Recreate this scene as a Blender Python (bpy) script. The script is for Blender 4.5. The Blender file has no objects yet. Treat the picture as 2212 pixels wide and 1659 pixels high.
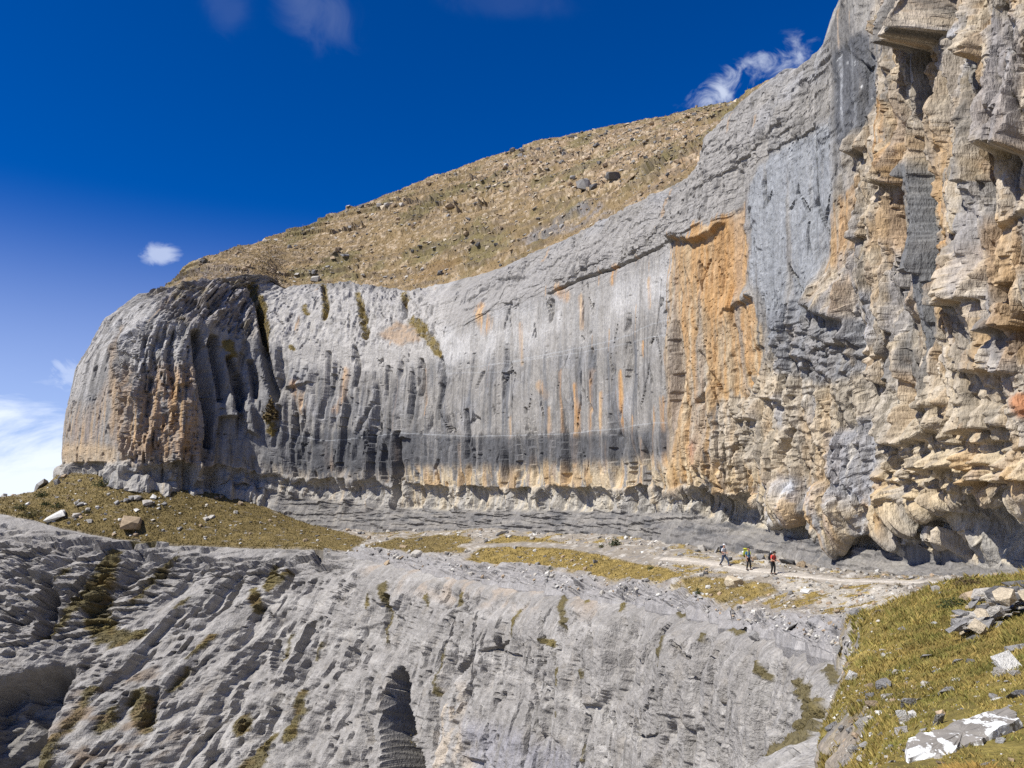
import bpy, bmesh, math, random
import numpy as np
from mathutils import Vector, Matrix

# ------------------------------------------------------------------ camera, sky, sun, exposure
scene = bpy.context.scene
COL = scene.collection
PITCH = math.radians(8.33)
FPX, CX, CY = 1640.0, 1106.0, 829.5          # image being traced: 2212 x 1659, focal length in its pixels

cam_data = bpy.data.cameras.new('camera')
cam_data.sensor_width = 36.0
cam_data.lens = 36.0 * FPX / 2212.0
cam_data.clip_start, cam_data.clip_end = 0.1, 9000.0
cam = bpy.data.objects.new('camera', cam_data)
COL.objects.link(cam)
cam.location = (0, 0, 0)
cam.rotation_euler = (math.radians(90) + PITCH, 0, 0)
scene.camera = cam

SUN_EL = math.radians(47.0)
SUN_AZ = math.radians(180 + 57)               # clockwise from +Y (camera axis): behind and left of the viewer
to_sun = Vector((math.sin(SUN_AZ) * math.cos(SUN_EL), math.cos(SUN_AZ) * math.cos(SUN_EL), math.sin(SUN_EL)))
sun_data = bpy.data.lights.new('sun', 'SUN')
sun_data.energy = 5.0
sun_data.angle = math.radians(0.53)
sun_data.color = (1.0, 0.965, 0.90)
sun = bpy.data.objects.new('sun', sun_data)
COL.objects.link(sun)
sun.rotation_euler = to_sun.to_track_quat('Z', 'Y').to_euler()

scene.view_settings.view_transform = 'Standard'
scene.view_settings.look = 'None'
scene.view_settings.exposure = 0.38
scene.view_settings.gamma = 1.0
scene.view_settings.use_curve_mapping = False
scene.cycles.max_bounces = 4
scene.cycles.diffuse_bounces = 2
scene.cycles.use_denoising = False
scene.cycles.denoiser = 'OPENIMAGEDENOISE'
scene.cycles.denoising_input_passes = 'RGB_ALBEDO_NORMAL'

_p = math.cos(PITCH), math.sin(PITCH)
def ray(X, Y):
    a, b = X - CX, CY - Y
    return a, FPX * _p[0] - b * _p[1], FPX * _p[1] + b * _p[0]
def pt(X, Y, R):
    """the point seen at image pixel X, Y at horizontal range R"""
    dx, dy, dz = ray(X, Y); h = math.hypot(dx, dy)
    return np.array([dx / h * R, dy / h * R, dz / h * R])
def tan_el(X, Y):
    dx, dy, dz = ray(X, Y); return dz / math.hypot(dx, dy)
def project(P):
    x, y, z = P[..., 0], P[..., 1], P[..., 2]
    f = y * _p[0] + z * _p[1]; u = -y * _p[1] + z * _p[0]
    f = np.where(f < 0.05, 0.05, f)
    return CX + FPX * x / f, CY - FPX * u / f

def make_world():
    w = bpy.data.worlds.new('World'); scene.world = w; w.use_nodes = True
    nt = w.node_tree; N = nt.nodes; L = nt.links; N.clear()
    out = N.new('ShaderNodeOutputWorld'); bg = N.new('ShaderNodeBackground')
    sky = N.new('ShaderNodeTexSky'); sky.sky_type = 'NISHITA'; sky.sun_disc = False
    sky.sun_elevation = SUN_EL; sky.sun_rotation = SUN_AZ
    sky.altitude = 2400; sky.air_density = 1.0; sky.dust_density = 1.2; sky.ozone_density = 6.0
    STR = 0.066
    bg.inputs['Strength'].default_value = STR
    hsv = N.new('ShaderNodeHueSaturation'); hsv.inputs['Saturation'].default_value = 1.2
    hsv.inputs['Value'].default_value = 0.98
    grade = N.new('ShaderNodeMix'); grade.data_type = 'RGBA'; grade.blend_type = 'MULTIPLY'; grade.inputs['Factor'].default_value = 1
    grade.inputs['B'].default_value = (1.0, 1.08, 1.52, 1)            # the deep blue of thin mountain air
    L.new(sky.outputs[0], grade.inputs['A']); L.new(grade.outputs['Result'], hsv.inputs['Color'])
    tc = N.new('ShaderNodeTexCoord')
    nrm = N.new('ShaderNodeVectorMath'); nrm.operation = 'NORMALIZE'; L.new(tc.outputs['Generated'], nrm.inputs[0])
    d = nrm.outputs[0]
    def math_(op, a, b=None, clamp=False):
        m = N.new('ShaderNodeMath'); m.operation = op; m.use_clamp = clamp
        for i, v in enumerate((a, b)):
            if v is None: continue
            if isinstance(v, (int, float)): m.inputs[i].default_value = v
            else: L.new(v, m.inputs[i])
        return m.outputs[0]
    def ramp(v, a, b):
        m = N.new('ShaderNodeMapRange'); m.interpolation_type = 'SMOOTHSTEP'
        L.new(v, m.inputs[0]); m.inputs[1].default_value = a; m.inputs[2].default_value = b
        return m.outputs[0]
    def noise(scale, detail, rough, sz=1.0, off=0.0, dist=0.6):
        mp = N.new('ShaderNodeMapping'); L.new(d, mp.inputs[0])
        mp.inputs['Scale'].default_value = (1, 1, sz); mp.inputs['Location'].default_value = (off, off * .7, 0)
        n = N.new('ShaderNodeTexNoise'); L.new(mp.outputs[0], n.inputs['Vector'])
        n.inputs['Scale'].default_value = scale; n.inputs['Detail'].default_value = detail
        n.inputs['Roughness'].default_value = rough; n.inputs['Distortion'].default_value = dist
        return n.outputs[0]
    sep = N.new('ShaderNodeSeparateXYZ'); L.new(d, sep.inputs[0])
    # stratus low over the horizon
    low = ramp(math_('ADD', sep.outputs[2], math_('MULTIPLY', noise(7.0, 5, 0.6, 2.0, 6.1, 0.4), 0.09)), 0.21, 0.13)
    nb = noise(4.5, 7, 0.6, 3.2, 3.3, 0.6)
    cover = math_('MULTIPLY', low, math_('ADD', math_('MULTIPLY', ramp(nb, 0.30, 0.58), 0.8), 0.15))
    cover = math_('MAXIMUM', cover, math_('MULTIPLY', ramp(sep.outputs[2], 0.36, 0.05), 0.36))   # thin veil low in the sky
    # fair-weather wisps: small clouds drifting past the ridge
    def wisp(X, Y, rx, ry, rot, amt, sc, off, lo=0.42, hi=0.72):
        c = Vector(ray(X, Y)).normalized()
        rgt = c.cross(Vector((0, 0, 1))).normalized(); up = rgt.cross(c)
        ca, sa = math.cos(rot), math.sin(rot)
        a = (rgt * ca + up * sa) / rx; b = (up * ca - rgt * sa) / ry
        def dot(v):
            m = N.new('ShaderNodeVectorMath'); m.operation = 'DOT_PRODUCT'
            L.new(d, m.inputs[0]); m.inputs[1].default_value = v; return m.outputs['Value']
        da = math_('SUBTRACT', dot(a), a.dot(c)); db = math_('SUBTRACT', dot(b), b.dot(c))
        r = math_('SQRT', math_('ADD', math_('MULTIPLY', da, da), math_('MULTIPLY', db, db)))
        m = ramp(r, 1.0, 0.0)
        n = noise(sc, 8, 0.6, 1.3, off, 0.8)
        v = math_('ADD', n, math_('MULTIPLY', math_('SUBTRACT', m, 1.0), 0.30))
        front = ramp(dot(c), 0.5, 0.8)
        return math_('MULTIPLY', math_('MULTIPLY', math_('MULTIPLY', ramp(v, lo - .12, hi - .1), amt), front), ramp(r, 1.0, 0.3))
    deg = math.pi / 180
    for a in ((1560, 195, .085, .034, 28 * deg, .62, 26, 1.7), (1690, 125, .07, .036, 12 * deg, .5, 24, 4.1),
              (685, 30, .06, .075, 60 * deg, .07, 14, 8.2, .3, .75), (490, 10, .05, .04, 80 * deg, .03, 12, 2.2, .3, .7),
              (345, 548, .022, .034, 95 * deg, .5, 30, 5.6, .25, .6), (150, 815, .04, .06, 60 * deg, .5, 20, 6.3, .25, .6),
              (1090, 5, .12, .03, 0, .02, 12, 9.4, .3, .7)):
        cover = math_('MAXIMUM', cover, wisp(*a))
    mix = N.new('ShaderNodeMix'); mix.data_type = 'RGBA'
    L.new(cover, mix.inputs['Factor']); L.new(hsv.outputs[0], mix.inputs['A'])
    mix.inputs['B'].default_value = (0.74 / STR, 0.80 / STR, 0.90 / STR, 1)
    L.new(mix.outputs['Result'], bg.inputs['Color']); L.new(bg.outputs[0], out.inputs[0])
make_world()

# ------------------------------------------------------------------ noise toolkit (numpy)
F32 = np.float32
def h2(ix, iy, seed):
    n = (ix.astype(np.uint32) * np.uint32(374761393) + iy.astype(np.uint32) * np.uint32(668265263)
         + np.uint32((seed * 2246822519) & 0xffffffff))
    n = (n ^ (n >> np.uint32(13))) * np.uint32(1274126177)
    n = (n ^ (n >> np.uint32(16))) * np.uint32(2654435761)
    n ^= n >> np.uint32(15)
    return (n >> np.uint32(8)).astype(F32) * F32(1 / 16777216.0)
def vn(x, y, seed):
    """gradient noise, about -0.7..0.7"""
    x = np.asarray(x, F32); y = np.asarray(y, F32)
    x, y = np.broadcast_arrays(x, y)
    fx = np.floor(x); fy = np.floor(y)
    ix = fx.astype(np.int64); iy = fy.astype(np.int64)
    dx = x - fx; dy = y - fy
    u = dx * dx * dx * (dx * (dx * 6 - 15) + 10); v = dy * dy * dy * (dy * (dy * 6 - 15) + 10)
    def g(ax, ay, bx, by):
        a = h2(ax, ay, seed) * F32(2 * math.pi)
        return np.cos(a) * bx + np.sin(a) * by
    a = g(ix, iy, dx, dy); b = g(ix + 1, iy, dx - 1, dy)
    c = g(ix, iy + 1, dx, dy - 1); e = g(ix + 1, iy + 1, dx - 1, dy - 1)
    a = a + (b - a) * u; c = c + (e - c) * u
    return a + (c - a) * v
def fbm(x, y, seed, octv=4, gain=0.5, lac=2.03, ridged=False):
    s = 0; amp = 1.0; tot = 0
    for o in range(octv):
        n = vn(x * F32(lac ** o) + F32(o * 17.3), y * F32(lac ** o) - F32(o * 9.1), seed + o * 31)
        if ridged: n = F32(0.5) - np.abs(n) * F32(1.6)
        s = s + n * F32(amp); tot += amp; amp *= gain
    return s / F32(tot)
def cells(x, y, seed, jit=0.9):
    """Voronoi cells: three random numbers of the cell, offset from its centre, distance to the border"""
    x = np.asarray(x, F32); y = np.asarray(y, F32)
    fx = np.floor(x); fy = np.floor(y); ix = fx.astype(np.int64); iy = fy.astype(np.int64)
    b1 = np.full(x.shape, 1e9, F32); b2 = b1.copy()
    ox = np.zeros(x.shape, F32); oy = ox.copy(); cx = ix.copy(); cy = iy.copy()
    for a in (-1, 0, 1):
        for b in (-1, 0, 1):
            jx = ix + a; jy = iy + b
            px = fx + a + F32(.5) + (h2(jx, jy, seed) - F32(.5)) * F32(jit) - x
            py = fy + b + F32(.5) + (h2(jx, jy, seed + 7) - F32(.5)) * F32(jit) - y
            d = px * px + py * py
            m = d < b1
            b2 = np.where(m, b1, np.minimum(b2, d)); b1 = np.where(m, d, b1)
            ox = np.where(m, -px, ox); oy = np.where(m, -py, oy)
            cx = np.where(m, jx, cx); cy = np.where(m, jy, cy)
    return (h2(cx, cy, seed + 11), h2(cx, cy, seed + 13), h2(cx, cy, seed + 17), ox, oy, np.sqrt(b2) - np.sqrt(b1))
def joints(x, y, seed, th):
    """upright borders of Voronoi cells: 1 on the joint, 0 beyond th"""
    c = cells(x, y, seed); return sstep(c[5], th, 0) * sstep(np.abs(c[3]), .16, .32)
def facets(x, y, seed, tilt=0.8, roof=0.0):
    """blocky relief -0.5..0.5: each cell a tilted plane; roof > 0 makes the lower edge of each block jut out"""
    a, b, c, ox, oy, e = cells(x, y, seed)
    return (a - F32(.5)) + (b - F32(.5)) * ox * F32(2 * tilt) + ((c - F32(.5)) * F32(2 * tilt) - F32(roof)) * oy, a, e
def sstep(v, a, b):
    t = np.clip((v - a) / (b - a), 0, 1); return t * t * (3 - 2 * t)
def gsmooth(a, k, axis=0):
    """box blur three times along an axis, ends held"""
    if k < 1: return a
    a = np.moveaxis(np.array(a, np.float64), axis, 0)
    for _ in range(3):
        p = np.concatenate([np.repeat(a[:1], k, 0), a, np.repeat(a[-1:], k, 0)], 0)
        c = np.cumsum(np.concatenate([np.zeros_like(p[:1]), p], 0), 0)
        a = (c[2 * k + 1:] - c[:-2 * k - 1]) / (2 * k + 1)
    return np.moveaxis(a, 0, axis)
def catmull(pts, per=60):
    p = np.array(pts, float); p = np.vstack([2 * p[0] - p[1], p, 2 * p[-1] - p[-2]])
    out = []; key = []
    for i in range(1, len(p) - 2):
        key.append(len(out))
        for t in np.linspace(0, 1, per, endpoint=False):
            a, b, c, d = p[i - 1:i + 3]
            out.append(.5 * (2 * b + (c - a) * t + (2 * a - 5 * b + 4 * c - d) * t * t + (3 * b - a - 3 * c + d) * t ** 3))
    key.append(len(out)); out.append(p[-2])
    return np.array(out), np.array(key)

# ------------------------------------------------------------------ surfaces: a smooth base sheet, displaced along its normals
def ribs(x, w, seed, length=6.0, jag=.12, lo=-.02, hi=.16, pw=1.3):
    """ribs with one sharp side: the face drops back at each joint, then comes out again; each joint has its own beginnings and ends"""
    x = x + F32(jag * 1.6) * vn(x * F32(.31), w / F32(length * .4), seed)
    k = np.floor(x); fr = x - k
    a = sstep(vn(k * F32(7.31), w / F32(length) + h2(k.astype(np.int64), k.astype(np.int64) * 0, seed) * 9, seed + 2), lo, hi)
    wd = F32(.45) + F32(.55) * h2(k.astype(np.int64), k.astype(np.int64) * 0 + 1, seed)
    return -a * np.clip(1 - fr / wd, 0, 1) ** F32(pw)
class Surf:
    def __init__(self, P, flip=False):
        self.P = P.astype(np.float64); self.nr, self.nc = P.shape[:2]
        mid = P[self.nr // 2]
        s = np.concatenate([[0], np.cumsum(np.linalg.norm(np.diff(mid, axis=0), axis=1))])
        self.S = np.repeat(s[None], self.nr, 0).astype(F32)
        w = np.linalg.norm(np.diff(P, axis=0), axis=2)
        self.W = np.concatenate([np.zeros((1, self.nc)), np.cumsum(w, 0)], 0).astype(F32)
        du = np.gradient(self.P, axis=1); dv = np.gradient(self.P, axis=0)
        n = np.cross(du, dv); n /= np.linalg.norm(n, axis=2, keepdims=True) + 1e-12
        self.N = -n if flip else n
        self.PX, self.PY = project(self.P)
        self.RG = np.linalg.norm(self.P, axis=2)
        face = -(self.N * self.P).sum(2) / self.RG
        self.cost = np.where((face > -0.05) & (self.P[..., 1] > 0.5), 0.0, 1e9)
        self.D = np.zeros(P.shape[:2], F32); self.C = np.zeros(P.shape, F32); self.C[:] = .3
        q = self.RG.mean() / FPX * 5
        self.wS = self.S + F32(q) * fbm(self.S / F32(q * 5), self.W / F32(q * 12), 5, 4, .65)
        self.wW = self.W + F32(q * 1.8) * fbm(self.S / F32(q * 3), self.W / F32(q * 7), 9, 4, .65)
    def locate(self, X, Y):
        d = (self.PX - X) ** 2 + (self.PY - Y) ** 2 + self.cost
        best = d.min()
        c = np.where(d < best + 20, self.RG, 1e9)
        return np.unravel_index(np.argmin(c), c.shape)
    def sw(self, pts):
        o = []
        for q in pts:
            i, j = self.locate(q[0], q[1]); o.append((self.S[i, j], self.W[i, j], self.RG[i, j] / FPX))
        return np.array(o, float)
    def _cols(self, s0, s1):
        s = self.S[0]; a = np.searchsorted(s, s0); b = np.searchsorted(s, s1)
        return max(0, a - 1), min(self.nc, b + 1)
    def stroke(self, pts, w, warp=True, pw=1.0):
        """mask 1 on the traced line, falling to 0 at w image pixels from it (w: number or one per point)"""
        q = self.sw(pts); ws = np.broadcast_to(np.asarray(w, float), (len(pts),)) * q[:, 2]
        pad = ws.max() * 1.6 + 2
        j0, j1 = self._cols(q[:, 0].min() - pad, q[:, 0].max() + pad)
        S = (self.wS if warp else self.S)[:, j0:j1]; W = (self.wW if warp else self.W)[:, j0:j1]
        m = np.zeros(S.shape, F32)
        for k in range(len(q) - 1):
            ax, ay = q[k, :2]; bx, by = q[k + 1, :2]; dx, dy = bx - ax, by - ay
            t = np.clip(((S - ax) * dx + (W - ay) * dy) / (dx * dx + dy * dy + 1e-9), 0, 1)
            r = np.hypot(S - ax - t * dx, W - ay - t * dy) / (ws[k] + (ws[k + 1] - ws[k]) * t)
            m = np.maximum(m, np.clip(1 - r, 0, 1))
        o = np.zeros(self.D.shape, F32); o[:, j0:j1] = m ** F32(pw); return o
    def poly(self, pts, soft=4.0, warp=True, full=False):
        """mask of a traced outline, edges soft over the given image pixels"""
        q = self.sw(pts); sc = q[:, 2].mean(); pad = soft * sc + 3
        j0, j1 = self._cols(q[:, 0].min() - pad, q[:, 0].max() + pad)
        S = (self.wS if warp else self.S)[:, j0:j1]; W = (self.wW if warp else self.W)[:, j0:j1]
        ins = np.zeros(S.shape, bool); dist = np.full(S.shape, 1e9, F32)
        n = len(q)
        for k in range(n):
            ax, ay = q[k, :2]; bx, by = q[(k + 1) % n, :2]; dx, dy = bx - ax, by - ay
            t = np.clip(((S - ax) * dx + (W - ay) * dy) / (dx * dx + dy * dy + 1e-9), 0, 1)
            dist = np.minimum(dist, np.hypot(S - ax - t * dx, W - ay - t * dy))
            if abs(dy) > 1e-9:
                c = ((ay > W) != (by > W)) & (S < dx * (W - ay) / dy + ax); ins ^= c
        sd = np.where(ins, dist, -dist) / (soft * sc)
        o = np.zeros(self.D.shape, F32); o[:, j0:j1] = np.clip(sd * .5 + .5, 0, 1)
        if full: return o, q[:, 1].min(), q[:, 1].max()
        return o
    def roof(self, pts, h, soft=.8, warp=True, pw=1.0):
        """a block growing out of the face downwards, cut off sharply at its lower edge"""
        m, lo, hi = self.poly(pts, soft, warp, True)
        self.D += F32(h) * m * np.clip((hi - self.W) / max(hi - lo, .1), 0, 1).astype(F32) ** F32(pw)
    def rebase(self, k=1, ks=4, mix=.2):
        """take the relief so far (slightly softened, so that big steps spread over a few faces) as the new base sheet"""
        d = self.D.astype(np.float64)
        for ax in (0, 1):
            for _ in range(k):
                d = np.moveaxis(d, ax, 0); q = np.concatenate([d[:1], d, d[-1:]]); d = np.moveaxis((q[:-2] + 2 * q[1:-1] + q[2:]) / 4, 0, ax)
        self.P = self.P + self.N * d[..., None]
        q = gsmooth(gsmooth(self.P, ks, 0), ks, 1)
        n = np.cross(np.gradient(q, axis=1), np.gradient(q, axis=0)); n /= np.linalg.norm(n, axis=2, keepdims=True) + 1e-12
        flip = np.sign((n * self.N).sum(2, keepdims=True)).mean() < 0
        n = (-n if flip else n) * mix + self.N * (1 - mix)
        self.N = n / (np.linalg.norm(n, axis=2, keepdims=True) + 1e-12)
        self.D = np.zeros(self.D.shape, F32)
    def soften(self):
        d = self.D
        for ax in (0, 1):
            d = np.moveaxis(d, ax, 0); q = np.concatenate([d[:1], d, d[-1:]]); d = np.moveaxis((q[:-2] + 2 * q[1:-1] + q[2:]) / 4, 0, ax)
        self.D = np.ascontiguousarray(d, F32)
    def paint(self, m, col, amt=1.0):
        m = (np.clip(m, 0, 1) * F32(amt))[..., None]
        c = np.asarray(col, F32)
        self.C += (c - self.C) * m
    def build(self, name, mat, smooth=False):
        V = (self.P + self.N * self.D[..., None]).astype(F32)
        self.V = V
        return grid_mesh(name, V, self.C, mat, smooth)

def grid_mesh(name, V, C, mat, smooth=False):
    nr, nc = V.shape[:2]
    i = np.arange(nr * nc, dtype=np.int32).reshape(nr, nc)
    quads = np.stack([i[:-1, :-1], i[:-1, 1:], i[1:, 1:], i[1:, :-1]], -1).reshape(-1, 4)
    return raw_mesh(name, V.reshape(-1, 3), quads, C.reshape(-1, 3), mat, smooth)
def raw_mesh(name, V, faces, C, mat, smooth=False):
    """faces: (n, k) int array with k = 3 or 4"""
    me = bpy.data.meshes.new(name); k = faces.shape[1]
    me.vertices.add(len(V)); me.vertices.foreach_set('co', np.ascontiguousarray(V, F32).ravel())
    me.loops.add(faces.size); me.loops.foreach_set('vertex_index', np.ascontiguousarray(faces, np.int32).ravel())
    me.polygons.add(len(faces))
    me.polygons.foreach_set('loop_start', np.arange(0, faces.size, k, dtype=np.int32))
    me.polygons.foreach_set('use_smooth', np.full(len(faces), smooth, bool))
    me.update(calc_edges=True)
    if C is not None:
        at = me.color_attributes.new('tint', 'FLOAT_COLOR', 'POINT')
        at.data.foreach_set('color', np.concatenate([C, np.ones((len(C), 1))], 1).astype(F32).ravel())
    me.materials.append(mat)
    ob = bpy.data.objects.new(name, me); COL.objects.link(ob)
    return ob

def tag(o, label=None, cat=None, group=None, kind=None):
    if label: o['label'] = label
    if cat: o['category'] = cat
    if group: o['group'] = group
    if kind: o['kind'] = kind
    return o

# ------------------------------------------------------------------ materials
def new_mat(name):
    m = bpy.data.materials.new(name); m.use_nodes = True
    nt = m.node_tree; b = nt.nodes['Principled BSDF']
    b.inputs['Roughness'].default_value = 0.9
    b.inputs['Specular IOR Level'].default_value = 0.2
    return m, nt, b
def tint_mat(name, var=((0.6, .25), (3.5, .25)), bump=((2.5, .10), (9., .04)), stretch=(1, 1, 1), rough=.9, base=None):
    """colour from the surface's own 'tint' attribute (or one base colour), broken up by noise, with fine relief"""
    m, nt, b = new_mat(name); N, L = nt.nodes, nt.links
    b.inputs['Roughness'].default_value = rough
    tc = N.new('ShaderNodeTexCoord'); mp = N.new('ShaderNodeMapping'); mp.inputs['Scale'].default_value = stretch
    L.new(tc.outputs['Object'], mp.inputs[0])
    if base is None:
        a = N.new('ShaderNodeVertexColor'); a.layer_name = 'tint'; col = a.outputs['Color']
    else:
        a = N.new('ShaderNodeRGB'); a.outputs[0].default_value = (*base, 1); col = a.outputs[0]
    for sc, amt in var:
        n = N.new('ShaderNodeTexNoise'); n.inputs['Scale'].default_value = sc; n.inputs['Detail'].default_value = 2
        n.inputs['Roughness'].default_value = .65
        L.new(mp.outputs[0], n.inputs['Vector'])
        r = N.new('ShaderNodeMapRange'); L.new(n.outputs[0], r.inputs[0])
        r.inputs[1].default_value = .25; r.inputs[2].default_value = .75
        r.inputs[3].default_value = 1 - amt; r.inputs[4].default_value = 1 + amt
        x = N.new('ShaderNodeMix'); x.data_type = 'RGBA'; x.blend_type = 'MULTIPLY'; x.inputs['Factor'].default_value = 1
        L.new(col, x.inputs['A']); L.new(r.outputs[0], x.inputs['B']); col = x.outputs['Result']
    L.new(col, b.inputs['Base Color'])
    nrm = None
    for sc, dist in bump:
        n = N.new('ShaderNodeTexNoise'); n.inputs['Scale'].default_value = sc; n.inputs['Detail'].default_value = 3
        n.inputs['Roughness'].default_value = .65; L.new(mp.outputs[0], n.inputs['Vector'])
        bp = N.new('ShaderNodeBump'); bp.inputs['Strength'].default_value = 1; bp.inputs['Distance'].default_value = dist
        L.new(n.outputs[0], bp.inputs['Height'])
        if nrm is not None: L.new(nrm, bp.inputs['Normal'])
        nrm = bp.outputs[0]
    if nrm is not None: L.new(nrm, b.inputs['Normal'])
    return m
def plain_mat(name, col, rough=.8):
    return tint_mat(name, var=((14, .12),), bump=((40, .004),), rough=rough, base=col)
ROCK = tint_mat('limestone', var=((1.1, .16), (7., .24)), bump=((4., .16),), stretch=(1, 1, .4))
SLAB = tint_mat('bare_slab', var=((1.1, .18), (7., .26)), bump=((3., .2),))
SOIL = tint_mat('scree_and_turf', var=((3., .25), (18., .25)), bump=((9., .05),))
# ------------------------------------------------------------------ the upper cliff
# columns along the foot of the wall, left to right: image pixel X, range of the face, image pixel Y of: foot, top of the foot slab,
# lip of the overhang, brow, crest; then metres: depth of the undercut, set-back of brow and of crest
WK = [
 (132, 176, 1016, 1014, 1000, 800, 640, .3, 1.2, 12), (200, 163, 1012, 1010, 1000, 745, 615, .3, 1.4, 15),
 (245, 158, 1020, 1018, 1000, 700, 600, .4, 1.6, 18), (272, 154, 1030, 1028, 1000, 690, 592, 1.6, 2.5, 20),
 (360, 153, 1047, 1045, 1004, 690, 582, 2.6, 2, 26), (420, 153.5, 1050, 1048, 1008, 695, 590, 2.4, 2, 26),
 (448, 155, 1052, 1050, 1010, 715, 600, 2.4, 2, 24), (520, 156, 1057, 1055, 1012, 730, 612, 2.4, 2, 22),
 (600, 154, 1098, 1070, 1022, 742, 608, 2.2, 1.5, 22), (700, 148.5, 1132, 1080, 1036, 742, 604, 2, 1.5, 22),
 (850, 137, 1140, 1096, 1048, 755, 622, 1.4, 1.5, 18), (930, 129, 1142, 1099, 1052, 760, 600, 1.2, 1.2, 16),
 (1000, 121, 1143, 1101, 1055, 690, 570, 1.1, 1, 14), (1100, 112, 1146, 1101, 1055, 640, 532, 1.1, 1, 13),
 (1300, 95, 1155, 1101, 1055, 545, 445, 1.2, 1, 10), (1440, 82, 1163, 1106, 1055, 480, 388, 1.5, 1, 8),
 (1500, 78, 1168, 1118, 1058, 400, 285, 3.2, .8, 7), (1545, 76, 1175, 1128, 1062, 350, 236, 3.6, .8, 6.5),
 (1600, 74, 1184, 1140, 1066, 310, 203, 3.4, .8, 6), (1640, 71.5, 1191, 1146, 1085, 290, 183, 2.2, .8, 6),
 (1660, 70.5, 1194, 1152, 1134, 280, 173, 1.2, .8, 6), (1700, 68.5, 1199, 1160, 1144, 260, 152, 1.1, .8, 6),
 (1768, 66, 1214, 1172, 1156, 200, 98, 1.4, .8, 6), (1806, 64.5, 1222, 1181, 1168, 120, 8, 1.8, .8, 6),
 (1850, 63, 1229, 1187, 1172, 20, -70, 2.0, .8, 6), (1885, 61.5, 1233, 1192, 1166, -40, -100, 2.2, .8, 6),
 (1910, 60.5, 1236, 1196, 1118, -60, -110, 2.6, .8, 6), (1960, 58.5, 1240, 1206, 1092, -70, -120, 3.0, .8, 6),
 (2060, 54.5, 1248, 1219, 1080, -80, -130, 3.2, .8, 6), (2150, 51, 1255, 1229, 1078, -90, -140, 3.2, .8, 6),
 (2215, 48, 1262, 1236, 1080, -100, -150, 3.2, .8, 6)]
HL = [(-92, 232), (-100, 208), (-102.5, 190), (-100.5, 175), (-95, 162.5)]            # round the far corner, out of sight
HR = [(29.5, 31), (31, 20), (31, 4), (29, -14), (25, -36)]         # beside and behind the viewer
kx = [p for p in HL] + [tuple(pt(k[0], 1070, k[1])[:2]) for k in WK] + HR
crv, kidx = catmull(kx, 80)
seg = np.linalg.norm(np.diff(crv, axis=0), axis=1)
rg = np.hypot(crv[:, 0], crv[:, 1])
nl, nw = len(HL), len(WK)
wgt = seg / np.maximum(rg[:-1], 20)
vis = np.ones(len(seg)); vis[:kidx[nl - 2]] = .25; vis[kidx[nl + nw]:] = .12
cw = np.concatenate([[0], np.cumsum(wgt * vis)])
NC = 1180
fi = np.interp(np.linspace(0, cw[-1], NC), cw, np.arange(len(crv)))
def atfi(a): return np.stack([np.interp(fi, np.arange(len(a)), a[:, k]) for k in range(a.shape[1])], 1)
plan = atfi(crv)
tang = np.gradient(plan, axis=0); tang /= np.linalg.norm(tang, axis=1, keepdims=True)
nout = np.stack([tang[:, 1], -tang[:, 0]], 1)
nout = np.stack([gsmooth(nout[:, k], 6) for k in (0, 1)], 1); nout /= np.linalg.norm(nout, axis=1, keepdims=True)
# direction in which the crest falls back
nb = np.stack([gsmooth(-nout[:, k], 40) for k in (0, 1)], 1); nb /= np.linalg.norm(nb, axis=1, keepdims=True)
bk = {132: (.92, .38), 200: (.8, .6), 272: (.45, .9), 360: (.25, .97), 420: (.1, 1), 520: (0, 1), 700: (-.05, 1), 850: (-.02, 1)}
wx = np.interp(fi, kidx[nl:nl + nw], [k[0] for k in WK])
bd = np.stack([np.interp(wx, list(bk), [v[k] for v in bk.values()]) for k in (0, 1)], 1)
bd[fi < kidx[nl]] = (.97, .2)
mixb = sstep(wx, 850, 1050)[:, None]
back = bd * (1 - mixb) + nb * mixb; back = np.stack([gsmooth(back[:, k], 12) for k in (0, 1)], 1)
back /= np.linalg.norm(back, axis=1, keepdims=True)
def key(col):                                                       # metres or z per column of the grid
    v = np.interp(fi, kidx[nl:nl + nw], col); return gsmooth(v, 4)
cavk = [k[7] for k in WK]; bbk = [k[8] for k in WK]; tbk = [k[9] for k in WK]
zk = lambda n, off: [tan_el(k[0], k[n]) * (k[1] + o) for k, o in zip(WK, off)]
zero = [0] * nw
zf, zs, zl = key(zk(2, zero)), key(zk(3, cavk)), key(zk(4, zero))
cav, bb, tb = key(cavk), key(bbk), key(tbk)
sarc = np.concatenate([[0], np.cumsum(np.linalg.norm(np.diff(plan, axis=0), axis=1))])
lipn = fbm(sarc / 6, sarc * 0 + 2.5, 17, 3, .6); zl = zl + .9 * lipn * np.clip(cav, 0, 2)
zbr, ztp = key(zk(5, bbk)), key(zk(6, tbk))
ctl = [(1.2 + 0 * cav, zf - 3.5), (.5 + 0 * cav, zf), (-cav * .75, zs), (-cav, zs + (zl - zs) * .55), (-cav * .55, zl - .35),
       (-.05 + 0 * cav, zl), (.15 + 0 * cav, zl + (zbr - zl) * .12), (0 * cav, zl + (zbr - zl) * .5), (-bb, zbr),
       (-(bb + (tb - bb) * .38), zbr + (ztp - zbr) * .62), (-tb, ztp), (-tb - 14, ztp + .3)]
rows = [4, 32, 18, 20, 14, 56, 170, 200, 62, 44, 4]
PW = []
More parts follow.
